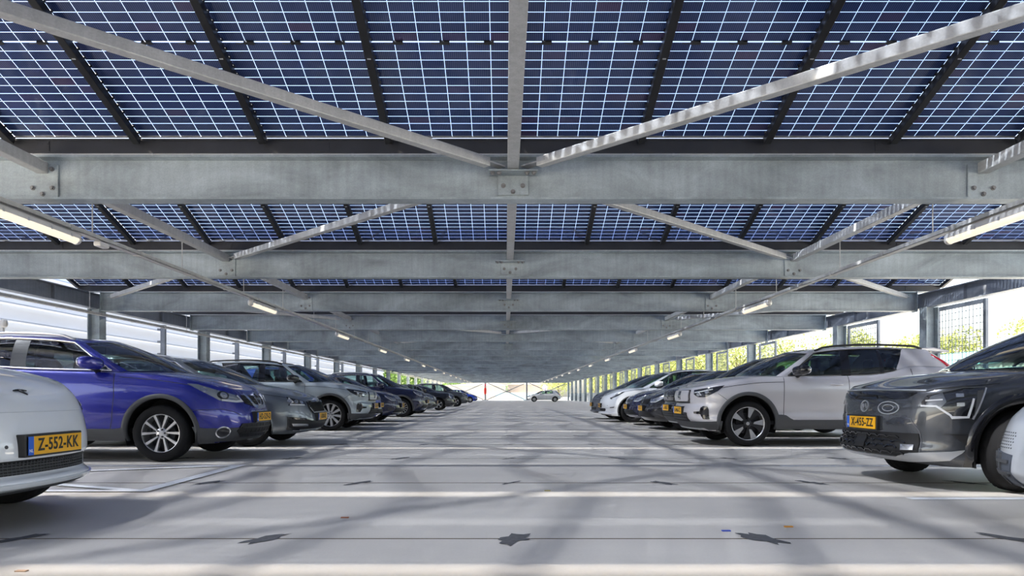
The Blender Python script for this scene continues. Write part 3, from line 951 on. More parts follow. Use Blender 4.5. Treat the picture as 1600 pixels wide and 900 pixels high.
    poly(b, [('x', 4.16, 1.20), ('x', 4.24, 1.20), ('x', 4.40, .98), ('r', .55, .93), ('r', .55, .86), ('x', 4.34, .92)], 'tail_light', M['redlens'], root, .010, .02, mirror=True)
    mb = MB()
    for s in (1, -1): mb.tube([(3.86, s*.665, 1.44), (4.0, s*.735, 1.34), (4.13, s*.80, 1.225)], .03, 8)
    mb.build('tail_light', M['redlens'], root, True)
    plate(b, root, .555, text)
    return root

def saloon_slate():
    sp = dict(L=4.69, W=1.829, R=.325, Rr=.215, xw=.92, wb=2.686, tin=.03,
        zs=[(0, .70), (.12, .755), (.4, .82), (.8, .885), (1.2, .945), (1.5, .965), (2.8, .985), (3.6, 1.01), (4.3, 1.03), (4.69, .97)],
        zb=[(0, .23), (.4, .19), (.9, .2), (1.4, .2), (3, .2), (4.2, .24), (4.69, .32)],
        nose=[(0, .13), (.1, .05), (.25, .0), (.5, .02), (.75, .055), (.9, .09), (1, .16)], tail=[(0, .14), (.2, .02), (.5, 0), (.8, .05), (1, .12)],
        wp=WP, AF=.72, nF=2.5, cowl=1.5, rdeck=4.3, crown=.06, arches=[(.92, .33, .375), (3.606, .33, .375)])
    m = P['slate']; root, b = start('car', sp, m)
    g = dict(fc0=1.02, fk0=1.5, fc1=2.0, fk1=2.15, rk0=4.4, rc0=4.5, rk1=3.9, rc1=4.1, wt=.575, wtr=.52,
        zr=[(2.0, 1.32), (2.15, 1.35), (2.6, 1.41), (3.0, 1.42), (3.5, 1.39), (4.1, 1.27)],
        breaks=[('A', 1.58, 2.22), ('W', 2.5, 2.52), ('B', 2.63, 2.65), ('W', 3.45, 3.35), ('B', 3.52, 3.42), ('W', 3.9, 3.7), ('D', 4.4, 3.9)], seatx=2.2)
    cab = build_cabin(b, root, m, g); window_trim(cab, root, M['chrome'], .012); roof_rails(cab, root, M['satin'], 2, 2); interior(b, root, g)
    mirrors(b, root, 1.72, 1.05, m); door_handles(b, root, (2.4, 3.3), .85, m)
    wheel_set(root, sp, 'multi10', M['alloy'], M['alloydark']); arch_trim(b, root, m, .012, .006)
    hl = [('y', .50, .715), ('y', .68, .745), ('x', .36, .775), ('x', .30, .68), ('y', .78, .645), ('y', .52, .635), ('y', .46, .66)]
    poly(b, hl, 'headlight', M['lensdark'], root, .008, .02, mirror=True)
    stroke(b, [('y', .52, .645), ('y', .76, .655), ('x', .27, .69), ('x', .33, .755)], .02, 'light_strip', M['led'], root, .013, .01, mirror=True)
    for y, z in ((.57, .69), (.66, .70), (.75, .71)): poly(b, ell(b, ('y', y, z), .04, .027), 'lamp_lens', M['reflector'], root, .013, .01, mirror=True)
    gr = [('y', -.44, .69), ('y', -.2, .70), ('y', .2, .70), ('y', .44, .69), ('y', .41, .60), ('y', .33, .525), ('y', -.33, .525), ('y', -.41, .60)]
    poly(b, gr, 'grille', M['mesh'], root, .012, .03)
    stroke(b, gr, .026, 'grille_trim', M['blackgloss'], root, .020, .03, closed=True)
    stroke(b, [('y', -.41, .60), ('y', -.33, .522), ('y', .33, .522), ('y', .41, .60)], .012, 'grille_trim', M['satin'], root, .026, .02)
    for y in np.linspace(-.38, .38, 17): stroke(b, [('y', y, .54), ('y', y, .685)], .008, 'grille_bar', M['black'], root, .018, .012)
    lw = [('y', -.80, .45), ('y', -.55, .425), ('y', -.4, .39), ('y', .4, .39), ('y', .55, .425), ('y', .80, .45), ('x', .33, .28), ('y', .62, .265), ('y', 0, .27), ('y', -.62, .265)]
    lw = [b.pt(q) for q in lw[:6]]+[b.pt(lw[6])]+[b.pt(q) for q in lw[7:]]+[(-b.pt(lw[6])[0], .28)]
    poly(b, lw, 'lower_grille', M['mesh'], root, .010, .02)
    stroke(b, [('y', .55, .42), ('y', .80, .45), ('x', .33, .285), ('y', .62, .268)], .03, 'intake_trim', M['blackgloss'], root, .016, .02, mirror=True)
    poly(b, [('y', .52, .345), ('y', .76, .36), ('y', .74, .32), ('y', .5, .315)], 'fog_lamp', M['reflector'], root, .016, .02, mirror=True)
    stroke(b, [('y', y, .245) for y in np.linspace(-.7, .7, 9)], .012, 'bumper_trim', M['satin'], root, .010, .01)
    seam(b, [('x', 1.5, .95), ('x', 1.48, .6), ('x', 1.5, .25)], root); seam(b, [('x', 2.57, .975), ('x', 2.57, .25)], root)
    hood_lines(b, root, 1.45, .93, .35)
    e0 = ell(b, ('y', .0001, .715), .035, .035); poly(b, e0, 'emblem', M['chrome'], root, .02, .02)
    plate(b, root, .455, 'J-508-BS')
    return root

def crossover_charcoal():
    sp = dict(L=4.42, W=1.825, R=.335, Rr=.225, xw=.90, wb=2.72, tin=.02,
        zs=[(0, .83), (.08, .855), (.3, .90), (.6, .94), (1.0, .985), (1.4, 1.01), (2.6, 1.03), (3.4, 1.08), (4.0, 1.14), (4.42, 1.08)],
        zb=[(0, .24), (.4, .20), (.9, .21), (1.4, .23), (3, .23), (4.0, .27), (4.42, .34)],
        nose=[(0, .15), (.08, .02), (.16, .0), (.3, .03), (.5, .02), (.75, .035), (.92, .06), (1, .11)], tail=[(0, .12), (.2, .02), (.5, 0), (.8, .05), (1, .12)],
        wp=[(0, .91), (.1, .96), (.3, .985), (.5, .99), (.7, 1), (.88, .985), (.96, .955), (1, .925)],
        AF=.66, nF=2.7, cowl=1.35, rdeck=4.0, crown=.06, arches=[(.90, .345, .40), (3.62, .345, .40)])
    m = P['char']; root, b = start('car', sp, m)
    g = dict(fc0=.88, fk0=1.32, fc1=1.85, fk1=2.0, rk0=4.15, rc0=4.22, rk1=3.75, rc1=4.0, wt=.60, wtr=.56,
        zr=[(1.85, 1.40), (2.0, 1.44), (2.5, 1.50), (3.0, 1.51), (3.5, 1.48), (4.1, 1.40)],
        breaks=[('A', 1.42, 2.06), ('W', 2.42, 2.45), ('B', 2.6, 2.63), ('W', 3.4, 3.3), ('B', 3.48, 3.38), ('W', 3.8, 3.6), ('D', 4.15, 3.75)], seatx=2.1, g2=M['glass'])
    cab = build_cabin(b, root, m, g, glass=M['glass'], rear_glass=M['glass']); window_trim(cab, root, M['black'], .010); interior(b, root, g)
    mirrors(b, root, 1.6, 1.12, m); door_handles(b, root, (2.35, 3.3), .90, m)
    wheel_set(root, sp, 'aero5', M['alloy'], M['alloydark'], steer=.42); arch_trim(b, root, M['blackgloss'], .075, .014)
    sill_clad(b, root, M['blackgloss'], [(1.25, .40), (1.5, .36), (3.0, .36), (3.2, .40)])
    # upper black band under the bonnet edge
    poly(b, [('y', -.62, .825), ('y', -.3, .835), ('y', .3, .835), ('y', .62, .825), ('y', .55, .775), ('y', .3, .765), ('y', -.3, .765), ('y', -.55, .775)], 'grille', M['blackgloss'], root, .006, .02)
    stroke(b, [('y', -.2, .775), ('y', -.17, .795), ('y', .17, .795), ('y', .2, .775)], .010, 'grille_bar', M['mesh'], root, .012, .01)
    stroke(b, [('y', -.68, .84), ('y', -.35, .847), ('y', 0, .85), ('y', .35, .847), ('y', .68, .84)], .010, 'bonnet_edge_trim', M['satin'], root, .010, .015)
    stroke(b, [('y', .68, .84), ('x', .28, .862), ('x', .5, .885), ('x', .7, .905)], .010, 'bonnet_edge_trim', P['char'], root, .008, .015, mirror=True)
    hl = [('y', .66, .715), ('y', .70, .80), ('y', .76, .825), ('x', .42, .862), ('x', .58, .865), ('x', .57, .82), ('x', .46, .615), ('x', .33, .605), ('y', .83, .625), ('y', .77, .70)]
    poly(b, hl, 'headlight', M['lensdark'], root, .007, .02, mirror=True)
    stroke(b, [('y', .675, .712), ('y', .765, .71), ('y', .825, .637), ('x', .33, .618), ('x', .435, .622), ('x', .475, .775)], .015, 'light_strip', M['led'], root, .012, .01, mirror=True)
    stroke(b, [('y', .70, .755), ('y', .79, .765)], .010, 'light_strip', M['led'], root, .012, .01, mirror=True)
    poly(b, [('y', .705, .722), ('y', .725, .79), ('y', .775, .822), ('x', .285, .838), ('x', .30, .745), ('x', .26, .69)], 'lamp_recess', M['lensgrey'], root, .010, .01, mirror=True)
    for z in (.80, .725):
        poly(b, [('x', .36, z-.014), ('x', .41, z-.013), ('x', .41, z+.016), ('x', .36, z+.015)], 'lamp_lens', M['reflector'], root, .012, .01, mirror=True)
    stroke(b, [('y', .70, .80), ('y', .78, .828), ('x', .42, .862), ('x', .575, .866)], .006, 'headlight_trim', M['clad'], root, .011, .012, mirror=True)
    poly(b, [('x', .51, .84), ('x', .555, .845), ('x', .51, .66), ('x', .475, .63)], 'lamp_recess', M['clad'], root, .010, .01, mirror=True)
    stroke(b, [('x', .575, .862), ('x', .47, .605)], .012, 'headlight_trim', M['satin'], root, .012, .015, mirror=True)
    # round badge and the oval charging flap
    stroke(b, ell(b, ('y', -.0001, .70), .062, .05), .010, 'emblem', M['satin'], root, .010, .012, closed=True)
    stroke(b, [(-.035, .685), (-.012, .72), (.012, .685), (.035, .72)], .010, 'emblem', M['satin'], root, .010, .012)
    stroke(b, ell(b, ('y', -.36, .69), .13, .055), .008, 'charging_flap', M['satin'], root, .006, .012, closed=True)
    stroke(b, ell(b, ('y', -.36, .69), .07, .028), .005, 'charging_flap', M['satin'], root, .006, .012, closed=True)
    # lower grille
    poly(b, [('y', -.66, .475), ('y', .66, .475), ('y', .66, .30), ('y', .5, .275), ('y', -.5, .275), ('y', -.66, .30)], 'lower_grille', M['mesh'], root, .008, .03)
    for r_, z in enumerate((.315, .36, .405, .45)):
        n = 9
        for k in range(n):
            y = -.56+1.12*(k+(.5 if r_ % 2 else 0))/n
            stroke(b, [('y', y, z-.018), ('y', y+.03, z), ('y', y+.095, z), ('y', y+.125, z-.018)], .010, 'grille_bar', M['satin'] if False else M['blackgloss'], root, .020, .02)
    poly(b, [('y', -.085, .45), ('y', .085, .45), ('y', .085, .33), ('y', -.085, .33)], 'radar_cover', M['black'], root, .026, .03)
    poly(b, [('y', .53, .372), ('y', .635, .375), ('y', .635, .335), ('y', .54, .33)], 'fog_lamp', M['reflector'], root, .022, .03, mirror=True)
    stroke(b, [('y', .42, .63), ('y', .60, .60), ('y', .665, .50), ('y', .675, .30)], .008, 'bumper_seam', P['gunmetal'], root, .004, .01, mirror=True)
    up = [('y', 0, .272), ('y', .45, .272), ('y', .60, .31), ('y', .82, .335), ('x', .42, .35), ('x', .40, .325), ('y', .80, .265), ('y', .5, .235), ('y', 0, .235)]
    poly(b, up, 'skid_plate', M['satin'], root, .016, .03); poly(b, [(-b.pt(q)[0], q[2]) for q in up], 'skid_plate', M['satin'], root, .016, .03)
    poly(b, [('x', .33, .475), ('x', .52, .47), ('x', .46, .36)], 'bumper_vent', M['mesh'], root, .008, .02, mirror=True)
    seam(b, [('x', .28, .475), ('x', .5, .485)], root); seam(b, [('x', 1.38, 1.0), ('x', 1.36, .7), ('x', 1.4, .3)], root); seam(b, [('x', 2.52, 1.02), ('x', 2.52, .3)], root)
    plate(b, root, .55, 'X-455-ZZ')
    return root

def electric_white(m=None, text='Z-552-KK', pm=True, roofm=None, noplate=False, flip_light=False):
    sp = dict(L=4.75, W=1.92, R=.352, Rr=.245, xw=.87, wb=2.89, tin=.025,
        zs=[(0, .72), (.08, .755), (.3, .85), (.6, .935), (.9, .985), (1.3, 1.015), (2.6, 1.03), (3.5, 1.06), (4.3, 1.12), (4.75, 1.02)],
        zb=[(0, .235), (.4, .19), (.9, .2), (1.4, .21), (3, .21), (4.2, .25), (4.75, .32)],
        nose=[(0, .12), (.06, .015), (.12, .0), (.19, .055), (.32, .06), (.40, .03), (.5, .032), (.7, .05), (.85, .085), (.95, .13), (1, .18)], tail=[(0, .14), (.2, .02), (.5, 0), (.8, .06), (1, .12)],
        wp=[(0, .91), (.1, .96), (.3, .985), (.5, 1), (.7, .99), (.85, .97), (.95, .935), (1, .90)], AF=.80, nF=2.35, cowl=1.25, rdeck=4.3, crown=.055, arches=[(.87, .36, .40), (3.76, .36, .40)])
    m = m or P['white']; root, b = start('car', sp, m)
    g = dict(fc0=.80, fk0=1.25, fc1=1.95, fk1=2.1, rk0=4.4, rc0=4.5, rk1=3.7, rc1=3.85, wt=.60, wtr=.52, inset=.02,
        zr=[(1.9, 1.43), (2.1, 1.475), (2.5, 1.545), (2.9, 1.56), (3.4, 1.525), (4.0, 1.40)],
        breaks=[('A', 1.36, 2.17), ('W', 2.52, 2.55), ('B', 2.66, 2.69), ('W', 3.55, 3.35), ('B', 3.62, 3.42), ('W', 4.05, 3.6), ('D', 4.4, 3.7)], seatx=2.1, g2=M['glass'])
    cab = build_cabin(b, root, m, g, roof_mat=M['blackgloss'] if roofm is None else roofm); window_trim(cab, root, M['black'], .012); interior(b, root, g, seatm=M['seatlight'])
    mirrors(b, root, 1.62, 1.14, m); door_handles(b, root, (2.45, 3.3), .92, m)
    wheel_set(root, sp, 'turbine5', M['alloydark'], M['alloydark']); arch_trim(b, root, M['clad'], .035, .006)
    sill_clad(b, root, M['clad'], [(1.25, .30), (1.5, .28), (3.0, .28), (3.3, .30)])
    hl = [('y', .655, .735), ('y', .76, .79), ('x', .42, .85), ('x', .60, .905), ('x', .66, .915), ('x', .58, .87), ('x', .45, .79), ('x', .3, .72), ('y', .74, .69), ('y', .68, .695)]
    poly(b, hl, 'headlight', M['lensdark'], root, .006, .02, mirror=True)
    stroke(b, [('y', .675, .73), ('y', .76, .768), ('x', .42, .828), ('x', .56, .882)], .010, 'light_strip', M['led'], root, .010, .01, mirror=True)
    poly(b, [('y', -.48, .415), ('y', .48, .415), ('y', .50, .36), ('y', .45, .328), ('y', -.45, .328), ('y', -.50, .36)], 'lower_grille', M['mesh'], root, .004, .02)
    for z in (.34, .358, .376, .394): bars(b, root, -.46, .46, (z,), .006, M['clad'], off=.010)
    for k in range(34):
        y = -.46+.92*k/33; stroke(b, [('y', y, .33), ('y', y+.006, .41)], .004, 'grille_bar', M['clad'], root, .008, .01)
    stroke(b, [('y', .70, .44), ('y', .80, .455), ('x', .34, .47)], .02, 'bumper_vent', M['mesh'], root, .006, .02, mirror=True)
    # lower lip
    stroke(b, [('y', y, .272) for y in np.linspace(-.74, .74, 13)], .022, 'bumper_lip', m, root, .012, .03)
    stroke(b, [('y', y, .225+.0) for y in np.linspace(-.7, .7, 13)], .02, 'bumper_lip', M['clad'], root, .006, .03)
    # bonnet shut line and badge
    stroke(b, [('y', y, .70) for y in np.linspace(-.62, .62, 13)], .003, 'bonnet_seam', P['pearl'], root, .0010, .006)
    stroke(b, [('x', .32, .80), ('x', .6, .905), ('x', .95, .96), ('x', 1.3, .99)], .006, 'bonnet_seam', M['black'], root, .0015, .006, mirror=True)
    x = float(b.nose(1.0))
    def dk(xx, yy): return (xx, yy, float(b.deck(xx, yy))+.006)
    mb = MB()
    xa = x+.05
    mb.tube([dk(xa, -.06), dk(xa+.006, -.03), dk(xa+.008, 0), dk(xa+.006, .03), dk(xa, .06)], [.004, .006, .007, .006, .004], 6)
    mb.tube([dk(xa+.008, 0), dk(xa-.05, 0)], [.009, .004], 6); mb.build('emblem', M['black'], root, True)
    # parking sensors
    for y in (.35, .62): poly(b, ell(b, ('y', y, .50), .011, .011, 10), 'parking_sensor', M['clad'], root, .003, .01, mirror=True)
    seam(b, [('x', 1.33, 1.0), ('x', 1.32, .7), ('x', 1.36, .25)], root); seam(b, [('x', 2.6, 1.02), ('x', 2.6, .25)], root)
    if not noplate: plate(b, root, .50, text)
    return root

def generic(kind, m, text, rim='v10', m_rim=None, chrome=True, light='lens', fronty=None, full=True, grille_m=None, extra=False):
    """hatchbacks, saloons and SUVs standing further off"""
    H = dict(hatch=(4.28, 1.79, 1.46, .0), saloon=(4.65, 1.82, 1.43, .0), suv=(4.5, 1.86, 1.66, .14), small=(3.9, 1.7, 1.48, .0), mini=(3.85, 1.73, 1.42, .03), crossover=(4.4, 1.82, 1.58, .08))[kind]
    L, W, Ht, up = H
    R = .325 if up < .05 else .355
    k = (Ht-1.46)
    front = .76+up+(.04 if kind == 'mini' else 0)-(.10 if extra else 0)
    belt = .97+up*.9
    sp = dict(L=L, W=W, R=R, Rr=R*.655, xw=.86, wb=L*.61, tin=.03,
        zs=[(0, front-.04), (.1, front), (.4, front+.08), (.8, belt-.07), (1.2, belt-.01), (1.5, belt), (L*.6, belt+.03), (L*.8, belt+.07), (L*.93, belt+.08), (L, belt+.02)],
        zb=[(0, .23+up*.2), (.4, .2+up*.2), (1.4, .22+up*.2), (3, .22+up*.2), (L, .32+up*.2)],
        nose=[(0, .13), (.1, .05), (.25, 0), (.5, .01), (.75, .05), (.9, .09), (1, .16)], tail=[(0, .14), (.2, .02), (.5, 0), (.8, .05), (1, .12)],
        wp=WP, AF=.68, nF=2.5, cowl=1.45, rdeck=L*.9, crown=.055, arches=[(.86, R+.01, R+.052), (.86+L*.61, R+.01, R+.052)])
    root, b = start('car', sp, m)
    e = L-.12 if kind != 'saloon' else L-.35
    tp = L*.80 if kind != 'saloon' else L*.72
    g = dict(fc0=.98, fk0=1.42, fc1=1.85, fk1=2.0, rk0=e-.1, rc0=e, rk1=tp, rc1=tp+.2, wt=.575+up*.2, wtr=.53+up*.2,
        zr=[(1.8, Ht-.13), (2.0, Ht-.10), (2.5, Ht-.05), (3.0, Ht-.045), (tp, Ht-.09), (tp+.3, Ht-.15)],
        breaks=[('A', 1.5, 2.06), ('W', L*.54, L*.545), ('B', L*.565, L*.575), ('W', L*.75, L*.735), ('D', e-.1, tp)], seatx=2.1, g2=M['glass'])
    cab = build_cabin(b, root, m, g); interior(b, root, g, seats=full)
    window_trim(cab, root, M['chrome'] if chrome else M['black'], .010)
    mirrors(b, root, 1.62, belt+.10, m); 
    wheel_set(root, sp, rim, m_rim or M['alloy'], M['alloydark'])
    if up > .05: arch_trim(b, root, M['clad'], .06, .012); sill_clad(b, root, M['clad'], [(1.2, .42), (1.5, .38), (3.2, .38)]); roof_rails(cab, root, M['satin'], 2, 2)
    else: arch_trim(b, root, m, .012, .006)
    f = front
    if kind == 'mini':
        poly(b, ell(b, ('y', .62, f-.06), .12, .115), 'headlight', M['reflector'], root, .012, .03, mirror=True)
        stroke(b, ell(b, ('y', .62, f-.06), .12, .115), .016, 'headlight_trim', M['chrome'], root, .018, .03, closed=True, mirror=True)
    elif not extra:
        hl = [('y', .50, f-.06), ('y', .68, f-.005), ('x', .45, f+.055), ('x', .40, f-.03), ('x', .22, f-.10), ('y', .60, f-.13), ('y', .5, f-.12)]
        poly(b, hl, 'headlight', M[light], root, .008, .02, mirror=True)
        stroke(b, [('y', .54, f-.115), ('y', .68, f-.112), ('x', .34, f-.04), ('x', .42, f+.035)], .016, 'light_strip', M['led'], root, .012, .01, mirror=True)
        poly(b, ell(b, ('y', .64, f-.065), .05, .035), 'lamp_lens', M['reflector'], root, .013, .01, mirror=True)
    if not extra:
        gr = [('y', -.44, f-.06), ('y', .44, f-.06), ('y', .40, f-.15), ('y', -.40, f-.15)]
        poly(b, gr, 'grille', grille_m or M['mesh'], root, .008, .02)
        tm = M['chrome'] if chrome else M['black']
        stroke(b, gr, .016, 'grille_trim', tm, root, .014, .02, closed=True)
        bars(b, root, -.42, .42, (f-.09, f-.12), .010, tm, off=.014)
        poly(b, ell(b, ('y', .0001, f-.10), .05, .05), 'emblem', M['chrome'], root, .018, .02)
    if not extra: poly(b, [('y', -.55, .42+up*.3), ('y', .55, .42+up*.3), ('y', .66, .30+up*.3), ('y', -.66, .30+up*.3)], 'lower_grille', M['mesh'], root, .008, .02)
    if not extra: bars(b, root, -.56, .56, (.34+up*.3, .38+up*.3), .010, M['black'], off=.014)
    if not extra: poly(b, [('y', .68, .43+up*.3), ('y', .80, .44+up*.3), ('y', .80, .36+up*.3), ('y', .72, .35+up*.3)], 'fog_lamp', M['lensdark'], root, .009, .02, mirror=True)
    if extra:
        q = [('y', .36, .43), ('y', .60, .445), ('x', .12, .455), ('x', .30, .44), ('x', .28, .27), ('x', .12, .245), ('y', .60, .235), ('y', .36, .235)]
        poly(b, q, 'corner_intake', M['slateplastic'], root, .010, .03, mirror=True)
        for z in (.315, .385): stroke(b, [('y', .38, z), ('y', .50, z), ('y', .62, z), ('x', .12, z), ('x', .27, z)], .020, 'intake_bar', M['clad'], root, .02, .03, mirror=True)
        for y_ in (.50, .66, .77): stroke(b, [('y', y_, .25), ('y', y_, .435)], .02, 'intake_bar', M['clad'], root, .02, .03, mirror=True)
        for r_ in range(6):
            for c_ in range(14):
                poly(b, ell(b, ('y', .40+.031*c_+(.0155 if r_ % 2 else 0), .470+.019*r_), .0055, .0045, 8), 'dimple', M['clad'], root, .002, .004)
    if chrome: stroke(b, [('y', y, .275+up*.3) for y in np.linspace(-.66, .66, 9)], .012, 'bumper_trim', M['chrome'], root, .012, .01)
    seam(b, [('x', 1.45, belt-.02), ('x', 1.43, .6), ('x', 1.46, .26)], root); seam(b, [('x', L*.56, belt), ('x', L*.56, .3)], root); hood_lines(b, root, 1.4, .93, .35)
    door_handles(b, root, (L*.53, L*.73), belt-.13, m)
    poly(b, [('x', L-.35, belt), ('x', L-.15, belt), ('r', .55, belt-.08), ('r', .55, belt-.22), ('x', L-.2, belt-.2)], 'tail_light', M['redlens'], root, .008, .02, mirror=True)
    if text: plate(b, root, .50+up*.5, text)
    return root

def hatch_white_corner():
    """pale car cut by the picture's edge: low nose with a dimpled corner and a barred dark intake"""
    root = generic('hatch', P['pearl'], None, 'turbine5', chrome=False, full=False, extra=True)
    return root
SKY, SUN, EXPO = .30, 20.0, 1.0
# ================================================================== BUILD
ORD = ['', 'first', 'second', 'third', 'fourth', 'fifth', 'sixth', 'seventh', 'eighth', 'ninth', 'tenth', 'eleventh', 'twelfth', 'thirteenth',
       'fourteenth', 'fifteenth', 'sixteenth', 'seventeenth', 'eighteenth', 'nineteenth', 'twentieth', 'twenty-first', 'twenty-second', 'twenty-third', 'twenty-fourth']
XC = .08                 # middle of the structure across the aisle
S = 5.0                  # beam spacing
YB = lambda k: 7.655 + S*(k-1)     # centre line of cross beam k (1 = nearest in view)
KEND = 23
NODE = 5.09
ZB0, ZB1 = 2.91, 3.384   # beam underside and top

# ------------------------------------------------------------------ floor
m, n, l, p = new_mat('concrete_deck')
geo = n.new('ShaderNodeNewGeometry')
mp = n.new('ShaderNodeMapping'); mp.inputs['Scale'].default_value = (.35, 1.0, 1.0); l.new(geo.outputs['Position'], mp.inputs['Vector'])
n1 = n.new('ShaderNodeTexNoise'); n1.inputs['Scale'].default_value = .8; n1.inputs['Detail'].default_value = 7; n1.inputs['Roughness'].default_value = .6
l.new(mp.outputs[0], n1.inputs['Vector'])
n2 = n.new('ShaderNodeTexNoise'); n2.inputs['Scale'].default_value = 60; n2.inputs['Detail'].default_value = 3; l.new(geo.outputs['Position'], n2.inputs['Vector'])
r1 = n.new('ShaderNodeMapRange'); r1.inputs['From Min'].default_value = .3; r1.inputs['From Max'].default_value = .7; r1.inputs['To Min'].default_value = .86; r1.inputs['To Max'].default_value = 1.08
l.new(n1.outputs['Fac'], r1.inputs['Value'])
r2 = n.new('ShaderNodeMapRange'); r2.inputs['To Min'].default_value = .93; r2.inputs['To Max'].default_value = 1.06; l.new(n2.outputs['Fac'], r2.inputs['Value'])
mu = n.new('ShaderNodeMath'); mu.operation = 'MULTIPLY'; l.new(r1.outputs[0], mu.inputs[0]); l.new(r2.outputs[0], mu.inputs[1])
mx = n.new('ShaderNodeMix'); mx.data_type = 'RGBA'; mx.blend_type = 'MULTIPLY'; mx.inputs['Factor'].default_value = 1
mx.inputs['A'].default_value = (.53, .497, .455, 1); l.new(mu.outputs[0], mx.inputs['B']); l.new(mx.outputs['Result'], p.inputs['Base Color'])
rr = n.new('ShaderNodeMapRange'); rr.inputs['To Min'].default_value = .35; rr.inputs['To Max'].default_value = .62; l.new(n1.outputs['Fac'], rr.inputs['Value']); l.new(rr.outputs[0], p.inputs['Roughness'])
M['concrete'] = m
M['joint'] = mat('joint_filler', (.10, .075, .05), .9)
M['tar'] = mat('repair_mortar', (.075, .075, .08), .85, var=.3, vscale=30)
M['line'] = mat('road_paint_white', (.93, .93, .92), .6, var=.05, vscale=12)
floor = MB().box(-11.2+XC, 11.2+XC, -18, 123, -.3, 0).build('floor', M['concrete']); tag(floor, kind='structure')
ground = MB().box(-260, 260, -60, 420, -.6, -.32).build('ground', mat('pale_ground', (.55, .54, .50), .9, var=.1)); tag(ground, kind='structure')
for k in range(0, 44):
    y = 1.42+2.51*k
    MB().box(-10.9, 10.9, y-.006, y+.006, -.01, .0022).build('floor_joint', M['joint'], floor)
    if k > 16: continue
    for i in range(-5, 6):
        xx = .05+1.385*i; rr_ = random.Random(k*31+i)
        nn = 18; ang = rr_.uniform(.35, .8)*(1 if i <= 0 else -1); pts = []
        for q in range(nn):
            a = 2*PI*q/nn; r_ = rr_.uniform(.55, 1.15)
            u, v = .105*r_*math.cos(a), .20*r_*math.sin(a)
            pts.append((xx+u*math.cos(ang)-v*math.sin(ang)*-.55, y+u*math.sin(ang)+v*math.cos(ang)))
        V = [(a, b_, .003) for a, b_ in pts]+[(xx, y, .003)]
        if abs(xx) < 5 or k < 6: mesh_obj('repair_patch', V, [(q, (q+1) % nn, nn) for q in range(nn)], M['tar'], floor, False)

LZ = .003
def line_seg(a, b, w=.10):
    a, b = Vector((*a, 0)), Vector((*b, 0)); d = (b-a).normalized(); s_ = Vector((-d.y, d.x, 0))*w/2
    global LZ; LZ += .00012
    V = [tuple(v+Vector((0, 0, LZ))) for v in (a-s_, b-s_, b+s_, a+s_)]
    return mesh_obj('bay_marking', V, [(0, 1, 2, 3)], M['line'], floor, False)
for k in range(0, 22):
    y = 5.45+2.53*k
    if k: line_seg((-3.02, y if k > 1 else 8.0), (-8.2, y if k > 1 else 8.0))
    line_seg((3.12, y), (8.2, y))
line_seg((-3.02, 5.87), (-8.2, 5.87)); line_seg((-3.02, 5.82), (-3.02, 8.05), .12)
line_seg((-3.05, 5.87), (-8.0, 8.0)); line_seg((-3.05, 8.0), (-8.0, 5.87))
line_seg((-3.02, 3.2), (-8.2, 3.2)); line_seg((3.12, 2.9), (8.2, 2.9))
for (x_, y_, c_) in ((1.72, 4.28, (.6, .25, .02)), (1.30, 4.15, (.03, .06, .4)), (-1.05, 4.6, (.35, .12, .05)), (-2.2, 3.2, (.45, .3, .2)), (.35, 5.9, (.5, .4, .1))):
    o = MB().box(x_-.025, x_+.025, y_-.012, y_+.012, 0.001, .006).build('litter', mat('litter', c_, .7))
    side = 'right' if x_ > 0 else 'left'
    tag(o, {1.72: 'orange scrap lying on the concrete in front of the charcoal car', 1.30: 'tiny blue scrap lying on the concrete beside an orange scrap', -1.05: 'reddish brown scrap on the aisle between two floor joints', -2.2: 'tan leaf scrap on concrete near the bottom edge of the picture', .35: 'yellow leaf scrap near the middle of the aisle'}[x_], 'litter')

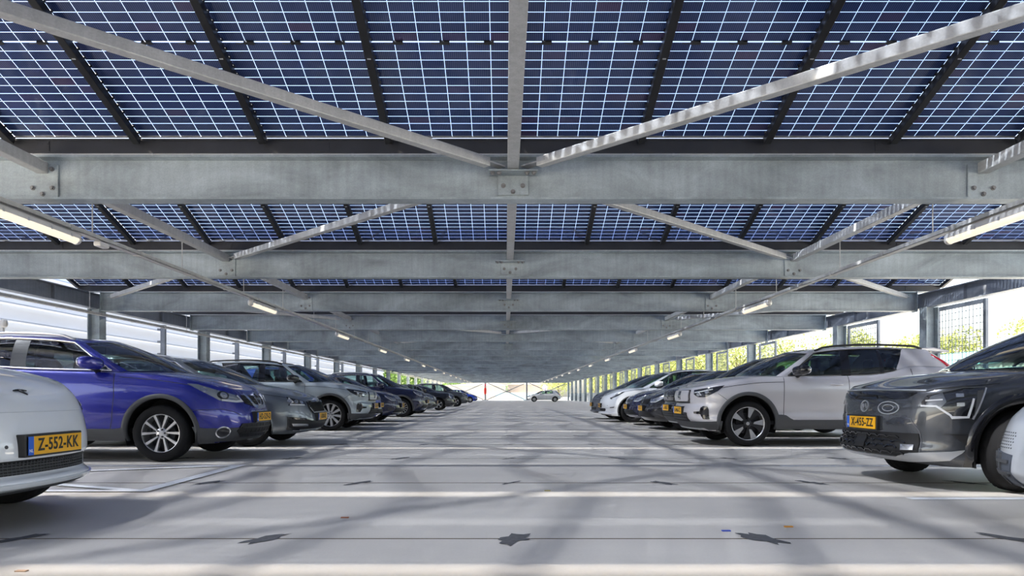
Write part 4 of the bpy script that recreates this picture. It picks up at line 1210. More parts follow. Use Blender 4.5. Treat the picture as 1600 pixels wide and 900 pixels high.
# ------------------------------------------------------------------ cross beams
def ibeam_profile(w, z0, z1, tf=.022, tw=.014):
    h = w/2
    return [(-h, z0), (h, z0), (h, z0+tf), (tw, z0+tf+.012), (tw, z1-tf-.012), (h, z1-tf), (h, z1), (-h, z1), (-h, z1-tf), (-tw, z1-tf-.012), (-tw, z0+tf+.012), (-h, z0+tf)]
beam_me = plate_me = gus_me = bolt_me = None
BL = 10.17
def bolt_obj(parent, x, y, z, vertical=False):
    global bolt_me
    if bolt_me is None:
        mb = MB(); mb.cyl((0, -.004, 0), (0, 1, 0), .026, .008, 16); mb.cyl((0, -.017, 0), (0, 1, 0), .018, .02, 6)
        o = mb.build('bolt', M['bolt'], parent); bolt_me = o.data
    else: o = link('bolt', bolt_me, None, parent)
    o.location = (x, y, z)
    if vertical: o.rotation_euler = (PI/2, 0, 0)
    return o
for k in range(1, KEND+1):
    if beam_me is None:
        mb = MB(); mb.prism(ibeam_profile(.20, ZB0, ZB1), lambda q: (XC-BL, q[0], q[1]), lambda q: (XC+BL, q[0], q[1]))
        mb.box(XC-BL-.015, XC-BL, -.12, .12, ZB0-.02, ZB1+.02).box(XC+BL, XC+BL+.015, -.12, .12, ZB0-.02, ZB1+.02)
        o = mb.build('cross_beam', M['galv']); beam_me = o.data
    else: o = link('cross_beam', beam_me)
    o.location = (0, YB(k), 0)
    lab = 'galvanised steel cross beam spanning the deck, nearest of the row' if k == 1 else ('galvanised steel cross beam at the far end of the roof, above the crossed braces' if k == KEND else f'galvanised steel cross beam spanning the deck, {ORD[k]} from the camera')
    tag(o, lab, 'beam', 'cross beams under the solar roof')
    if k <= 8:
        for xx, hw, z0, z1 in ((XC, .165, ZB0+.06, 3.21), (XC-NODE, .165, ZB0+.035, 3.30), (XC+NODE, .165, ZB0+.035, 3.30)):
            pl = MB().box(-hw, hw, -.012, .004, z0, z1).build('gusset_plate', M['galv'], o, False, .003); pl.location = (xx, -.024, 0)
            if k <= 4:
                zs_ = (z0+.10, z0+.10, z0+.035)
                for bx, bz in zip((-.105, .105, 0), zs_): bolt_obj(pl, bx, -.012, bz)
                if xx != XC: bolt_obj(pl, .10, -.012, z1-.05)
        gp_ = MB().box(-.26, .26, -.20, -.005, 3.178, 3.192).build('gusset_plate', M['galv'], o, False, .003); gp_.location = (XC, -.02, 0)
        if k <= 3:
            for bx in (-.22, -.15, .15, .22): bolt_obj(gp_, bx, -.16, 3.171, True)

# dark gutter profile on every beam
gut_me = None
for k in range(1, 7):
    if gut_me is None:
        mb = MB(); mb.box(XC-10.75, XC+10.75, -.11, .11, ZB1+.012, ZB1+.145)
        mb.box(XC-10.75, XC+10.75, -.125, -.105, ZB1+.145, ZB1+.165)
        mb.box(XC-10.75, XC+10.75, .105, .125, ZB1+.145, ZB1+.165)
        o = mb.build('roof_gutter', M['gutter']); gut_me = o.data
        mb = MB()
        for i in range(-24, 25): mb.box(XC+i*.43-.012, XC+i*.43+.012, -.108, -.098, ZB1-.004, ZB1+.014)
        mb.box(XC-10.7, XC+10.7, -.104, -.098, ZB1, ZB1+.012)
        cl = mb.build('clamp_strip', M['satin'], o); cl_me = cl.data
    else:
        o = link('roof_gutter', gut_me); link('clamp_strip', cl_me, None, o)
    if k <= 3:
        for i in range(-3, 4):
            mb = MB(); mb.box(-.02, .13, -.116, -.110, ZB1+.035, ZB1+.14)
            for d in (0, .055, .11): mb.cyl((d, -.117, ZB1+.115), (0, 1, 0), .011, .006, 10)
            mb.build('splice_plate', M['gutter'], o).location = (XC+.9+3.0*i, 0, 0)
    o.location = (0, YB(k), 0)
    tag(o, 'dark gutter profile lying along the nearest cross beam' if k == 1 else f'dark gutter profile lying along the {ORD[k]} cross beam', 'gutter', 'roof gutters')

# ------------------------------------------------------------------ wind bracing
ZS = 3.26
def tube_bar(name, a, b, w):
    o = MB().bar(a, b, w, w).build(name, M['galv_light'], None, False, .008); return o
strut_me = None
SIDE = {0: 'centre', -1: 'left', 1: 'right'}
for k in range(0, 8):
    for sd in (-1, 0, 1):
        if strut_me is None:
            o = MB().bar((0, .03, 0), (0, S-.03, 0), .12, .12).build('roof_strut', M['galv_light'], None, False, .008); strut_me = o.data
        else: o = link('roof_strut', strut_me)
        o.location = (XC+sd*NODE, YB(k), ZS)
        nm = {0: 'centre roof tube', -1: 'left roof tube', 1: 'right roof tube'}[sd]
        tag(o, f'{nm}, square galvanised steel, ending at the {ORD[k+1]} cross beam', 'strut', 'lengthwise roof tubes')
def diag(k, sd, xa, xb):
    """brace from beam k at xa to beam k+1 at xb"""
    a = Vector((XC+xa, YB(k), ZS-.015)); b = Vector((XC+xb, YB(k+1), ZS-.015)); d = (b-a).normalized()
    o = tube_bar('diagonal_brace', a+d*.38, b-d*.38, .095)
    for q, dd in ((a, d), (b, -d)):
        mb = MB(); s_ = Vector((-dd.y, dd.x, 0))
        mb.obox(q+dd*.33, dd*.165, s_*.05, Vector((0, 0, .008)))
        mb.build('end_lug', M['galv_light'], o)
    return o
for k in range(0, 8):
    ph = k % 4
    for sd in (-1, 1):
        if ph == 0: o = diag(k, sd, sd*NODE, 0)
        elif ph == 1: o = diag(k, sd, 0, sd*NODE)
        elif ph == 2: o = diag(k, sd, sd*NODE, sd*(BL-.1))
        else: o = diag(k, sd, sd*(BL-.1), sd*NODE)
        tag(o, f"slanting steel brace on the {SIDE[sd]} half of the roof, just before the {ORD[k+1]} cross beam", 'brace', 'diagonal roof braces')

# ------------------------------------------------------------------ solar roof
def pv_material():
    m = bpy.data.materials.new('bifacial_solar_laminate'); m.use_nodes = True
    n, l = m.node_tree.nodes, m.node_tree.links; p = n['Principled BSDF']
    uv = n.new('ShaderNodeUVMap'); sep = n.new('ShaderNodeSeparateXYZ'); l.new(uv.outputs[0], sep.inputs[0])
    def math_(op, a, b=None):
        q = n.new('ShaderNodeMath'); q.operation = op
        for i, v in enumerate((a, b)):
            if v is None: continue
            if isinstance(v, (int, float)): q.inputs[i].default_value = v
            else: l.new(v, q.inputs[i])
        return q.outputs[0]
    def edge(v, cnt, gap):
        f = math_('FRACT', math_('MULTIPLY', v, cnt))
        d = math_('MINIMUM', f, math_('SUBTRACT', 1.0, f))
        return math_('LESS_THAN', d, gap)
    u, v = sep.outputs[0], sep.outputs[1]
    g1 = edge(u, 6, PVGAPU); g2 = edge(v, 24, PVGAPV)
    mid = math_('LESS_THAN', math_('ABSOLUTE', math_('SUBTRACT', v, .5)), .0030)
    ends = math_('MAXIMUM', math_('LESS_THAN', v, .006), math_('GREATER_THAN', v, .994))
    gap = math_('MAXIMUM', math_('MAXIMUM', g1, g2), math_('MAXIMUM', mid, ends))
    bus = edge(u, 72, .07)
    wn = n.new('ShaderNodeTexWhiteNoise'); wn.noise_dimensions = '3D'
    cb = n.new('ShaderNodeCombineXYZ'); l.new(math_('FLOOR', math_('MULTIPLY', u, 6)), cb.inputs[0]); l.new(math_('FLOOR', math_('MULTIPLY', v, 24)), cb.inputs[1])
    oi = n.new('ShaderNodeObjectInfo'); l.new(oi.outputs['Random'], cb.inputs[2]); l.new(cb.outputs[0], wn.inputs['Vector'])
    ramp = n.new('ShaderNodeValToRGB'); cr = ramp.color_ramp
    cr.elements[0].color = (.018, .034, .115, 1); cr.elements[1].color = (.040, .060, .165, 1)
    e = cr.elements.new(.9); e.color = (.026, .044, .135, 1); e = cr.elements.new(.97); e.color = (.05, .036, .10, 1)
    l.new(wn.outputs['Value'], ramp.inputs[0])
    mb_ = n.new('ShaderNodeMix'); mb_.data_type = 'RGBA'; l.new(math_('MULTIPLY', bus, .35), mb_.inputs['Factor']); l.new(ramp.outputs[0], mb_.inputs['A']); mb_.inputs['B'].default_value = (.20, .24, .36, 1)
    l.new(mb_.outputs['Result'], p.inputs['Base Color'])
    p.inputs['Roughness'].default_value = .12; p.inputs['Specular IOR Level'].default_value = .5
    tr = n.new('ShaderNodeBsdfTransparent'); tr.inputs['Color'].default_value = (.62, .74, 1.0, 1)
    mx = n.new('ShaderNodeMixShader'); l.new(gap, mx.inputs[0]); l.new(p.outputs[0], mx.inputs[1]); l.new(tr.outputs[0], mx.inputs[2])
    l.new(mx.outputs[0], n['Material Output'].inputs['Surface'])
    return m
PVGAPU, PVGAPV = .0125, .030
M['pv'] = pv_material()
PITCH = 1.341; PW = 1.30
RUN, RISE, YLOW, ZLOW = 2.368, .852, .125, 3.563       # lower edge just before the beam, rising to the ridge
def pv_mesh(name, quads):
    V, F, UV = [], [], []
    for (x0, x1, ya, za, yb, zb) in quads:      # a = lower edge, b = upper edge
        i = len(V); V += [(x0, ya, za), (x1, ya, za), (x1, yb, zb), (x0, yb, zb)]; F.append((i, i+1, i+2, i+3)); UV += [(0, 0), (1, 0), (1, 1), (0, 1)]
    me = bpy.data.meshes.new(name); me.from_pydata(V, [], F); ul = me.uv_layers.new(name='UVMap')
    for i, q in enumerate(UV): ul.data[i].uv = q
    me.update(); return me
pvm = pv_mesh('solar_panel', [(-PW/2, PW/2, 0, 0, -RUN, RISE)])
L_ = math.hypot(RUN, RISE); dY, dZ = -RUN/L_, RISE/L_; nY, nZ = -RISE/L_, -RUN/L_     # slope and downward normal
jb_me = edge_me = rail_me = None
ranges = {1: range(-6, 6), 2: range(-8, 8), 3: range(-8, 8)}
FIELD = {1: 'nearest', 2: 'second', 3: 'third'}
done = set()
for f in (1, 2, 3):
    idx_ = list(ranges[f])
    for q, i in enumerate(idx_):
        o = link('solar_panel', pvm, M['pv']); xcen = .1+PITCH*(i+.5)
        o.location = (xcen, YB(f)-YLOW, ZLOW); done.add((f, i))
        tag(o, f'blue bifacial solar panel, {ORD[q+1]} from the left in the {FIELD[f]} roof row', 'solar panel', f'solar panels of the {FIELD[f]} roof row')
        if edge_me is None:
            mb = MB()
            mb.obox((0, -.004*0+.01*-dY*-1, 0), (PW/2, 0, 0), Vector((0, dY, dZ))*.012, Vector((0, nY, nZ))*.006)
            e_ = mb.build('edge_strip', M['satin'], o); edge_me = e_.data
            mb = MB()
            mb.obox((0, 0, 0), (.045, 0, 0), Vector((0, dY, dZ))*.016, Vector((0, nY, nZ))*.010)
            mb.tube([(-.045, 0, -.004), (-.09, 0, -.01), (-.12, 0, -.003)], .005, 6)
            j_ = mb.build('junction_box', M['black'], o); jb_me = j_.data; first = True
        else:
            e_ = link('edge_strip', edge_me, None, o); j_ = link('junction_box', jb_me, None, o)
        j_.location = (-.40, -RUN/2+nY*.01, RISE/2+nZ*.01)
        for dx in (.02, .42):
            j2 = link('junction_box', jb_me, None, o); j2.location = (dx, -RUN/2+nY*.01, RISE/2+nZ*.01)
    for q, i in enumerate(idx_+[idx_[-1]+1]):
        if rail_me is None:
            mb = MB()
            c0, c1 = Vector((0, -.01, .01*RISE/RUN)), Vector((0, -RUN+.04, RISE-.04*RISE/RUN)); off = Vector((0, nY, nZ))*.062
            mb.bar(c0+off, c1+off, .075, .085, (0, 0, 1))
            o = mb.build('mounting_rail', M['rail'], None, False, .006); rail_me = o.data
            mb = MB()
            for t in np.linspace(.03, .97, 24):
                c = c0+(c1-c0)*t+Vector((0, nY, nZ))*.012
                mb.obox(c, (.043, 0, 0), Vector((0, dY, dZ))*.012, Vector((0, nY, nZ))*.008)
            mb.bar(c0+Vector((0, nY, nZ))*.016, c1+Vector((0, nY, nZ))*.016, .03, .008)
            cl = mb.build('rail_clip', M['black'], o); clip_me = cl.data
            mb = MB(); c = c0+(c1-c0)*.47+off*1.75; mb.obox(c, (.016, 0, 0), Vector((0, dY, dZ))*.006, Vector((0, nY, nZ))*.003)
            tg = mb.build('rail_tag', M['satin'], o); tag_me = tg.data
        else:
            o = link('mounting_rail', rail_me); link('rail_clip', clip_me, None, o); link('rail_tag', tag_me, None, o)
        o.location = (.1+PITCH*i, YB(f)-YLOW, ZLOW)
        tag(o, f'black rail between solar panels, {ORD[q+1]} from the left in the {FIELD[f]} roof row', 'rail', f'mounting rails of the {FIELD[f]} roof row')
quads = []
for k in range(-4, KEND+1):
    for i in range(-8, 8):
        x0 = .1+PITCH*i+.02; x1 = x0+PW
        if (k, i) not in done: quads.append((x0, x1, YB(k)-YLOW, ZLOW, YB(k)-YLOW-RUN, ZLOW+RISE))
        if k < KEND: quads.append((x0, x1, YB(k)+YLOW, ZLOW, YB(k)+YLOW+RUN, ZLOW+RISE))
ceil = link('ceiling', pv_mesh('ceiling', quads), M['pv']); tag(ceil, kind='structure')
mb = MB()
for k in range(7, KEND+1): mb.box(XC-10.75, XC+10.75, YB(k)-.11, YB(k)+.11, ZB1+.012, ZB1+.165)
for k in range(4, KEND+1):
    for i in range(-8, 9):
        x_ = .1+PITCH*i; c0 = Vector((x_, YB(k)-YLOW+.03, ZLOW)); c1 = Vector((x_, YB(k)-YLOW-RUN, ZLOW+RISE)); off = Vector((0, nY, nZ))*.045
        mb.bar(c0+off, c1+off, .055, .085)
for k in range(0, KEND):
    for i in range(-8, 9):
        x_ = .1+PITCH*i; c0 = Vector((x_, YB(k)+YLOW-.03, ZLOW-.045)); c1 = Vector((x_, YB(k)+YLOW+RUN, ZLOW+RISE-.045))
        mb.bar(c0, c1, .055, .085)
mb.build('roof_framing', M['rail'], ceil)
mb = MB()
for k in range(-4, 1):
    y = YB(k); mb.prism(ibeam_profile(.20, ZB0, ZB1), lambda q: (XC-BL, y+q[0], q[1]), lambda q: (XC+BL, y+q[0], q[1]))
    mb.box(XC-10.75, XC+10.75, y-.11, y+.11, ZB1+.012, ZB1+.165)
mb.build('roof_beams', M['galv'], ceil)

# ------------------------------------------------------------------ cable trays and lamps
def tray(x, z, y0, y1, name, label, hang, w=.10):
    mb = MB()
    mb.box(x-w/2, x+w/2, y0, y1, z, z+.006).box(x-w/2, x-w/2+.005, y0, y1, z, z+.055).box(x+w/2-.005, x+w/2, y0, y1, z, z+.055)
    for y in np.arange(y0+1, min(y1, 60), 1.55): mb.box(x-w/2-.008, x+w/2+.008, y, y+.06, z-.006, z+.058)
    o = mb.build(name, M['galv_light']); tag(o, label, 'cable tray')
    for y in hang: MB().tube([(x-.0, y, z+.05), (x-.0, y, ZS-.02)], .007, 6).build('hanger_rod', M['galv_light'], o)
    MB().tube([(x+.02, y0, z+.02), (x+.02, y1, z+.02)], .012, 6).build('cable', M['black'], o)
    return o
XL, XR = XC-5.16, XC+5.17
ZT = 2.73
lhang = [YB(0)+S*q+dd for q in range(0, 9) for dd in (1.0, 3.4)]
left_tray = tray(XL, ZT, 2.5, 110, 'cable_tray', 'slim galvanised cable tray with lamps above the left row of cars', lhang)
tray(XR, ZT, 2.5, 110, 'cable_tray', 'slim galvanised cable tray with lamps above the right row of cars', lhang)
tray(XC-9.8, 2.72, 5, 112, 'cable_tray', 'cable tray without lamps along the left columns', [YB(q)-1.2 for q in range(2, 9)], .12)
M['lampglow'] = mat('lamp_diffuser', (.5, .46, .40), .4, emit=(1, .86, .66), estr=.46)
M['lamphouse'] = mat('lamp_housing', (.60, .60, .60), .35, .2)
lamp_me = None
LL = 1.55
for sd, x in ((-1, XL), (1, XR)):
    for q in range(14):
        y = 7.6+7.16*q
        if lamp_me is None:
            o = empty('tube_lamp')
            hs = [(-.055, .0), (-.05, .05), (-.03, .07), (.03, .07), (.05, .05), (.055, .0)]
            mb = MB(); mb.prism(hs, lambda c: (c[0], -LL/2+.05, c[1]), lambda c: (c[0], LL/2-.05, c[1]))
            a_ = mb.build('housing', M['lamphouse'], o, False, .004)
            prof = [(.052*math.cos(t), -.062*math.sin(t)) for t in np.linspace(0, PI, 15)]
            mb = MB(); mb.prism(prof, lambda c: (c[0], -LL/2+.06, c[1]), lambda c: (c[0], LL/2-.06, c[1])); b_ = mb.build('diffuser', M['lampglow'], o, False)
            caps = []
            for s_ in (-1, 1):
                V, F = superpod((0, s_*(LL/2-.045), 0), .056, .045, .066, 2.4); caps.append(mesh_obj('end_cap', V, F, M['lamphouse'], o))
            clips = []
            for yy in (-.55, -.18, .2, .56):
                c_ = MB().box(-.058, .058, yy-.012, yy+.012, -.006, .03).build('hanger_clip', M['satin'], o); clips.append(c_)
            lamp_me = [(c.name.split('.')[0], c.data) for c in [a_, b_]+caps+clips]
        else:
            o = empty('tube_lamp')
            for nm, me in lamp_me: link(nm, me, None, o)
        o.location = (x, y, ZT-.079)
        tag(o, f"glowing tube lamp under the {SIDE[sd]} cable tray, {'nearest of its row' if q == 0 else ORD[q+1]+' from the camera'}", 'lamp', f'tube lamps over the {SIDE[sd]} row')
MB().box(XL-.05, XL+.05, 8.75, 8.95, ZT-.07, ZT-.004).build('connection_box', M['lamphouse'], left_tray, False, .02)

# ------------------------------------------------------------------ edge girders, columns, facade
GX = 10.36
for sd in (-1, 1):
    mb = MB(); mb.prism(ibeam_profile(.20, 2.97, 3.34), lambda q: (XC+sd*GX+q[0], 2, q[1]), lambda q: (XC+sd*GX+q[0], 118.2, q[1]))
    o = mb.build('edge_girder', M['galv_blue'])
    tag(o, f'long blue-grey steel girder carrying the {SIDE[sd]} ends of the cross beams', 'girder')
    for k in range(1, 10):
        mb = MB(); mb.box(XC+sd*GX-.095, XC+sd*GX+.095, YB(k)-1.75, YB(k)-1.735, 2.99, 3.32); mb.build('stiffener', M['galv_blue'], o)
ycl = [17.7+6.28*q for q in range(16)]
ycr = [17.36, 22.0, 29.9]+[36.1+6.22*q for q in range(14)]
col_me = {}
def column(sd, y, q):
    if sd not in col_me:
        prof = [(-.15, -.15), (.15, -.15), (.15, -.13), (.012, -.12), (.012, .12), (.15, .13), (.15, .15), (-.15, .15), (-.15, .13), (-.012, .12), (-.012, -.12), (-.15, -.13)]
        mb = MB(); mb.prism(prof, lambda c: (c[1], c[0], 0.02), lambda c: (c[1], c[0], 2.97)); o = mb.build('steel_column', M['galv']); 
        b_ = MB().box(-.22, .22, -.22, .22, 0, .025).build('base_plate', M['galv'], o); col_me[sd] = (o.data, b_.data)
    else:
        o = link('steel_column', col_me[sd][0]); link('base_plate', col_me[sd][1], None, o)
    o.location = (XC+sd*GX, y, 0)
    tag(o, f"galvanised steel column along the {SIDE[sd]} edge, {'nearest in view' if q == 0 else ORD[q+1]+' from the camera'}", 'column', f'{SIDE[sd]} edge columns')
for q, y in enumerate(ycl): column(-1, y, q)
for q, y in enumerate(ycr): column(1, y, q)
# end frame with crossed braces
xe = [XC-GX, XC-3.46, XC+3.46, XC+GX]; YE = 117.6
for i, x in enumerate(xe[1:3]):
    o = MB().box(x-.12, x+.12, YE-.12, YE+.12, .02, 2.91).build('steel_column', M['galv_blue'])
    MB().box(x-.55, x+.55, YE-.2, YE+.2, 0, .10).build('base_plate', M['galv_blue'], o)
    tag(o, ['slim end column carrying the red sign at the far end', 'slim end column beside the silver hatchback at the far end'][i], 'column', 'end columns')
for i in range(3):
    for a, b_, nm in ((.13, 2.8, 'rising to the right'), (2.8, .13, 'falling to the right')):
        o = MB().bar((xe[i]+.45, YE+(.07 if a < 1 else -.07), a+.05), (xe[i+1]-.45, YE+(.07 if a < 1 else -.07), b_-.05 if a < 1 else b_+.05), .11, .11).build('cross_brace', M['galv_blue'])
        tag(o, f"thin brace {nm} in the {['left', 'middle', 'right'][i]} bay of the far end frame", 'brace', 'crossed braces at the far end')
rs = empty('banner_sign', (xe[1]-.02, YE-.2, 0))
V, F = superpod((0, 0, 1.55), .20, .05, .58, 3.5); mesh_obj('sign_board', V, F, mat('sign_red', (.75, .03, .02), .4), rs)
MB().box(-.10, .10, -.04, .04, 2.3, 2.72).build('sign_top', mat('sign_red_top', (.7, .05, .1), .4), rs)
tag(rs, 'tall red sign fixed on an end column at the far end', 'sign')

M['cladding'] = None
m, n, l, p = new_mat('white_facade_sheet')
p.inputs['Base Color'].default_value = (.44, .51, .64, 1); p.inputs['Roughness'].default_value = .35
tl = n.new('ShaderNodeBsdfTranslucent'); tl.inputs['Color'].default_value = (.78, .84, .95, 1)
mx = n.new('ShaderNodeMixShader'); mx.inputs[0].default_value = .06
l.new(p.outputs[0], mx.inputs[1]); l.new(tl.outputs[0], mx.inputs[2]); l.new(mx.outputs[0], n['Material Output'].inputs['Surface'])
M['cladding'] = m
mb = MB(); prof = []; z = .15; hh = .40; XW = XC-11.58
while z < 4.3:
    prof += [(XW+.10, z), (XW-.03, z+hh-.05), (XW+.13, z+hh-.03), (XW+.13, z+hh)]; z += hh
V = [(a, 6.0, b_) for a, b_ in prof]+[(a, 66.0, b_) for a, b_ in prof]; nn = len(prof)
wall = mesh_obj('wall_left', V, [(i, i+1, nn+i+1, nn+i) for i in range(nn-1)], M['cladding'], None, False); tag(wall, kind='structure')
for q in range(8):
    y = 23.0+6.3*q
    mb = MB().box(XC-11.33, XC-11.19, y-.06, y+.06, 0, 3.1)
    o = mb.build('facade_post', M['galv_blue']); tag(o, f"slender post behind the left columns holding the white facade, {ORD[q+1]} from the camera", 'post', 'facade posts')
    z = .55
    mb = MB()
    while z < 3.1: mb.box(XC-11.42, XC-11.33, y-.09, y-.03, z-.035, z+.035); z += .40
    mb.build('sheet_bracket', M['galv_blue'], o)
sp_ = empty('spot_lamp', (XC-11.2, 15.6, 2.35)); V, F = superpod((0, 0, .05), .07, .08, .10, 2.6); mesh_obj('lamp_head', V, F, M['lamphouse'], sp_); MB().box(-.2, 0, -.03, .03, -.12, -.04).build('bracket', M['lamphouse'], sp_)
tag(sp_, 'small cream spot lamp on the white facade above the blue car', 'lamp')

# mesh frames and low guard panels on the right edge
mf_me = None
XM = XC+10.92
for q, y in enumerate(ycr):
    if mf_me is None:
        o = empty('mesh_screen'); w0, w1, zb, ztp = -1.42, .36, .15, 3.03
        fr_ = MB().box(-.03, .03, w0-.05, w0+.05, zb, ztp).box(-.03, .03, w1-.05, w1+.05, zb, ztp).box(-.03, .03, w0, w1, ztp-.1, ztp).box(-.03, .03, w0, w1, zb, zb+.08).build('frame', M['galv_blue'], o)
        mb = MB()
        for yy in np.linspace(w0+.05, w1-.05, 14): mb.box(-.005, .005, yy-.006, yy+.006, zb, ztp-.05)
        for zz in np.arange(zb+.2, ztp-.1, .165): mb.box(-.005, .005, w0, w1, zz-.006, zz+.006)
        wi = mb.build('wire_mesh', M['galv_blue'], o); mf_me = (fr_.data, wi.data)
    else:
        o = empty('mesh_screen'); link('frame', mf_me[0], None, o); link('wire_mesh', mf_me[1], None, o)
    o.location = (XM, y+.55-.36, 0)
    tag(o, f"tall framed wire mesh screen beside the right edge columns, {'nearest in view' if q == 0 else ORD[q+1]+' from the camera'}", 'screen', 'wire mesh screens')
M['guard'] = mat('guard_sheet', (.58, .62, .63), .5, .2)
for q in range(2, len(ycr)-1):
    y0, y1 = ycr[q]+.25, ycr[q+1]-.25
    mb = MB(); mb.box(XC+10.55, XC+10.6, y0, y1, .05, 1.12)
    for yy in np.arange(y0+.2, y1, .4): mb.box(XC+10.53, XC+10.56, yy, yy+.12, .05, 1.12)
    o = mb.build('guard_panel', M['guard']); tag(o, f"pale low guard panel between right columns, {ORD[q-1]} from the camera", 'guard panel', 'low guard panels')

# ------------------------------------------------------------------ surroundings
def leafmat(name, a, b_, tr=.45):
    m = bpy.data.materials.new(name); m.use_nodes = True; n, l = m.node_tree.nodes, m.node_tree.links; p = n['Principled BSDF']
    geo = n.new('ShaderNodeNewGeometry'); wn = n.new('ShaderNodeTexNoise'); wn.inputs['Scale'].default_value = 2.5; l.new(geo.outputs['Position'], wn.inputs['Vector'])
    cr = n.new('ShaderNodeValToRGB'); cr.color_ramp.elements[0].position = .3; cr.color_ramp.elements[1].position = .7; cr.color_ramp.elements[0].color = (*a, 1); cr.color_ramp.elements[1].color = (*b_, 1); l.new(wn.outputs['Fac'], cr.inputs[0])
    l.new(cr.outputs[0], p.inputs['Base Color']); p.inputs['Roughness'].default_value = .6
    t = n.new('ShaderNodeBsdfTranslucent'); l.new(cr.outputs[0], t.inputs['Color']); mx = n.new('ShaderNodeMixShader'); mx.inputs[0].default_value = tr
    l.new(p.outputs[0], mx.inputs[1]); l.new(t.outputs[0], mx.inputs[2]); l.new(mx.outputs[0], n['Material Output'].inputs['Surface'])
    return m
M['leafy'] = leafmat('leaf_yellow_green', (.11, .15, .035), (.30, .33, .10))
M['leafg'] = leafmat('leaf_green', (.05, .12, .025), (.16, .26, .06))
M['bark'] = mat('bark', (.10, .08, .06), .9, var=.3)
def tree(x, y, h, r, lm, label, nleaf=2600, seed=0, base=-.3, ls=.13):
    rg = np.random.default_rng(seed+11)
    root = empty('tree', (x, y, base))
    mb = MB(); mb.tube([(0, 0, 0), (.1, .05, h*.25), (.0, .1, h*.5), (.05, 0, h*.72)], [.14, .12, .08, .03], 8)
    for q in range(9):
        a = rg.uniform(0, 2*PI); z0 = h*rg.uniform(.22, .5); rr_ = r*rg.uniform(.5, .85)
        mb.tube([(0, .05, z0), (rr_*.5*math.cos(a), rr_*.5*math.sin(a), z0+h*.15), (rr_*math.cos(a), rr_*math.sin(a), z0+h*.3)], [.06, .04, .015], 6)
    mb.build('trunk', M['bark'], root, True)
    nb = 20; C = rg.normal(size=(nb, 3)); C /= np.linalg.norm(C, axis=1, keepdims=True); C *= rg.uniform(.35, .8, (nb, 1))
    C = C*np.array([r, r, h*.38])+np.array([0, 0, h*.58]); R = r*rg.uniform(.28, .5, nb)
    ci = rg.integers(0, nb, nleaf); d = rg.normal(size=(nleaf, 3)); d /= np.linalg.norm(d, axis=1, keepdims=True)
    pos = C[ci]+d*(R[ci]*rg.uniform(.55, 1.0, nleaf)**.5)[:, None]
    a = rg.normal(size=(nleaf, 3)); a /= np.linalg.norm(a, axis=1, keepdims=True); b_ = np.cross(a, d+rg.normal(size=(nleaf, 3))*.5); b_ /= np.linalg.norm(b_, axis=1, keepdims=True)
    sz = ls*rg.uniform(.6, 1.3, nleaf)[:, None]
    V = np.stack([pos-a*sz, pos+b_*sz*.55, pos+a*sz, pos-b_*sz*.55], 1).reshape(-1, 3)
    me = bpy.data.meshes.new('foliage'); me.from_pydata(V.tolist(), [], np.arange(nleaf*4).reshape(-1, 4).tolist()); me.update()
    link('foliage', me, lm, root)
    tag(root, label, 'tree', 'trees beyond the deck')
ri = 0
def rtree(x, y, h, r, lm=None, **k):
    global ri; ri += 1
    tree(x, y, h, r, lm or M['leafy'], f"yellow-green leafy tree beyond the right edge, {ORD[ri]} from the near end", seed=ri, **k)
for (x, y, h, r) in ((29, 29, 6.4, 2.3), (27, 34.8, 5.9, 2.3), (23.6, 38.0, 5.1, 2.1), (26, 44.5, 5.3, 2.4), (19.9, 40.5, 5.2, 2.0), (19.8, 46.5, 6.0, 2.6), (17.4, 52.2, 6.6, 2.8), (16.9, 59, 6.6, 3.0), (16.6, 66.2, 6.4, 3.0), (16.6, 73.5, 6.8, 3.1), (16.5, 81, 6.4, 3.1), (16.4, 88.5, 6.6, 3.1), (16.3, 96, 6.6, 3.1), (16, 103.5, 6.6, 3.1), (15.5, 111, 6.4, 3.1), (9.8, 132, 6.2, 3.2), (16.5, 131, 6.8, 3.2)):
    rtree(x, y, h, r, nleaf=5200 if y < 60 else 3000, ls=.085 if y < 60 else .12)
for q, (x, y, h, r) in enumerate(((-15, 72, 5.6, 2.6), (-15, 81, 5.6, 2.8), (-15, 90, 5.4, 2.8), (-15, 101, 5.6, 2.8), (-22, 172, 7.2, 3.8), (-13, 174, 7.4, 3.8), (-4.5, 176, 6.6, 3.6), (4.0, 180, 6.2, 3.6))):
    where = [f'beyond the left edge columns, {ORD[q+1]} from the near end' if q < 4 else f'behind the white hall at the far end, {ORD[q-3]} from the left'][0]
    tree(x, y, h, r, M['leafg'], f'green leafy tree {where}', 2000, 50+q, ls=.2)
def ribbed(name, x0, x1, y0, y1, z0, z1, m_, parent, step=.9):
    mb = MB(); mb.box(x0, x1, y0, y1, z0, z1)
    for x in np.arange(x0+.3, x1, step): mb.box(x, x+.12, y0-.04, y0, z0, z1)
    for y in np.arange(y0+.3, y1, step): mb.box(x0-.04, x0, y, y+.12, z0, z1)
    return mb.build(name, m_, parent)
M['hallwhite'] = mat('hall_white', (.26, .255, .245), .6); M['hallblue'] = mat('hall_pale_blue', (.19, .27, .33), .5); M['teal'] = mat('teal_sheet', (.20, .47, .48), .5); M['pinkish'] = mat('hall_cream', (.30, .255, .22), .6)
h1 = empty('hall', (0, 150, 0)); ribbed('wall', -13.5, 0, 0, 9, -.3, 2.9, M['hallwhite'], h1)
mb = MB(); mb.prism([(-13.8, 2.9), (.2, 2.9), (-2.5, 3.7), (-8.5, 3.3)], lambda c: (c[0], -.2, c[1]), lambda c: (c[0], 9.2, c[1])); mb.build('roof', M['hallwhite'], h1)
tag(h1, 'white ribbed hall beyond the far end, left of the middle', 'building')
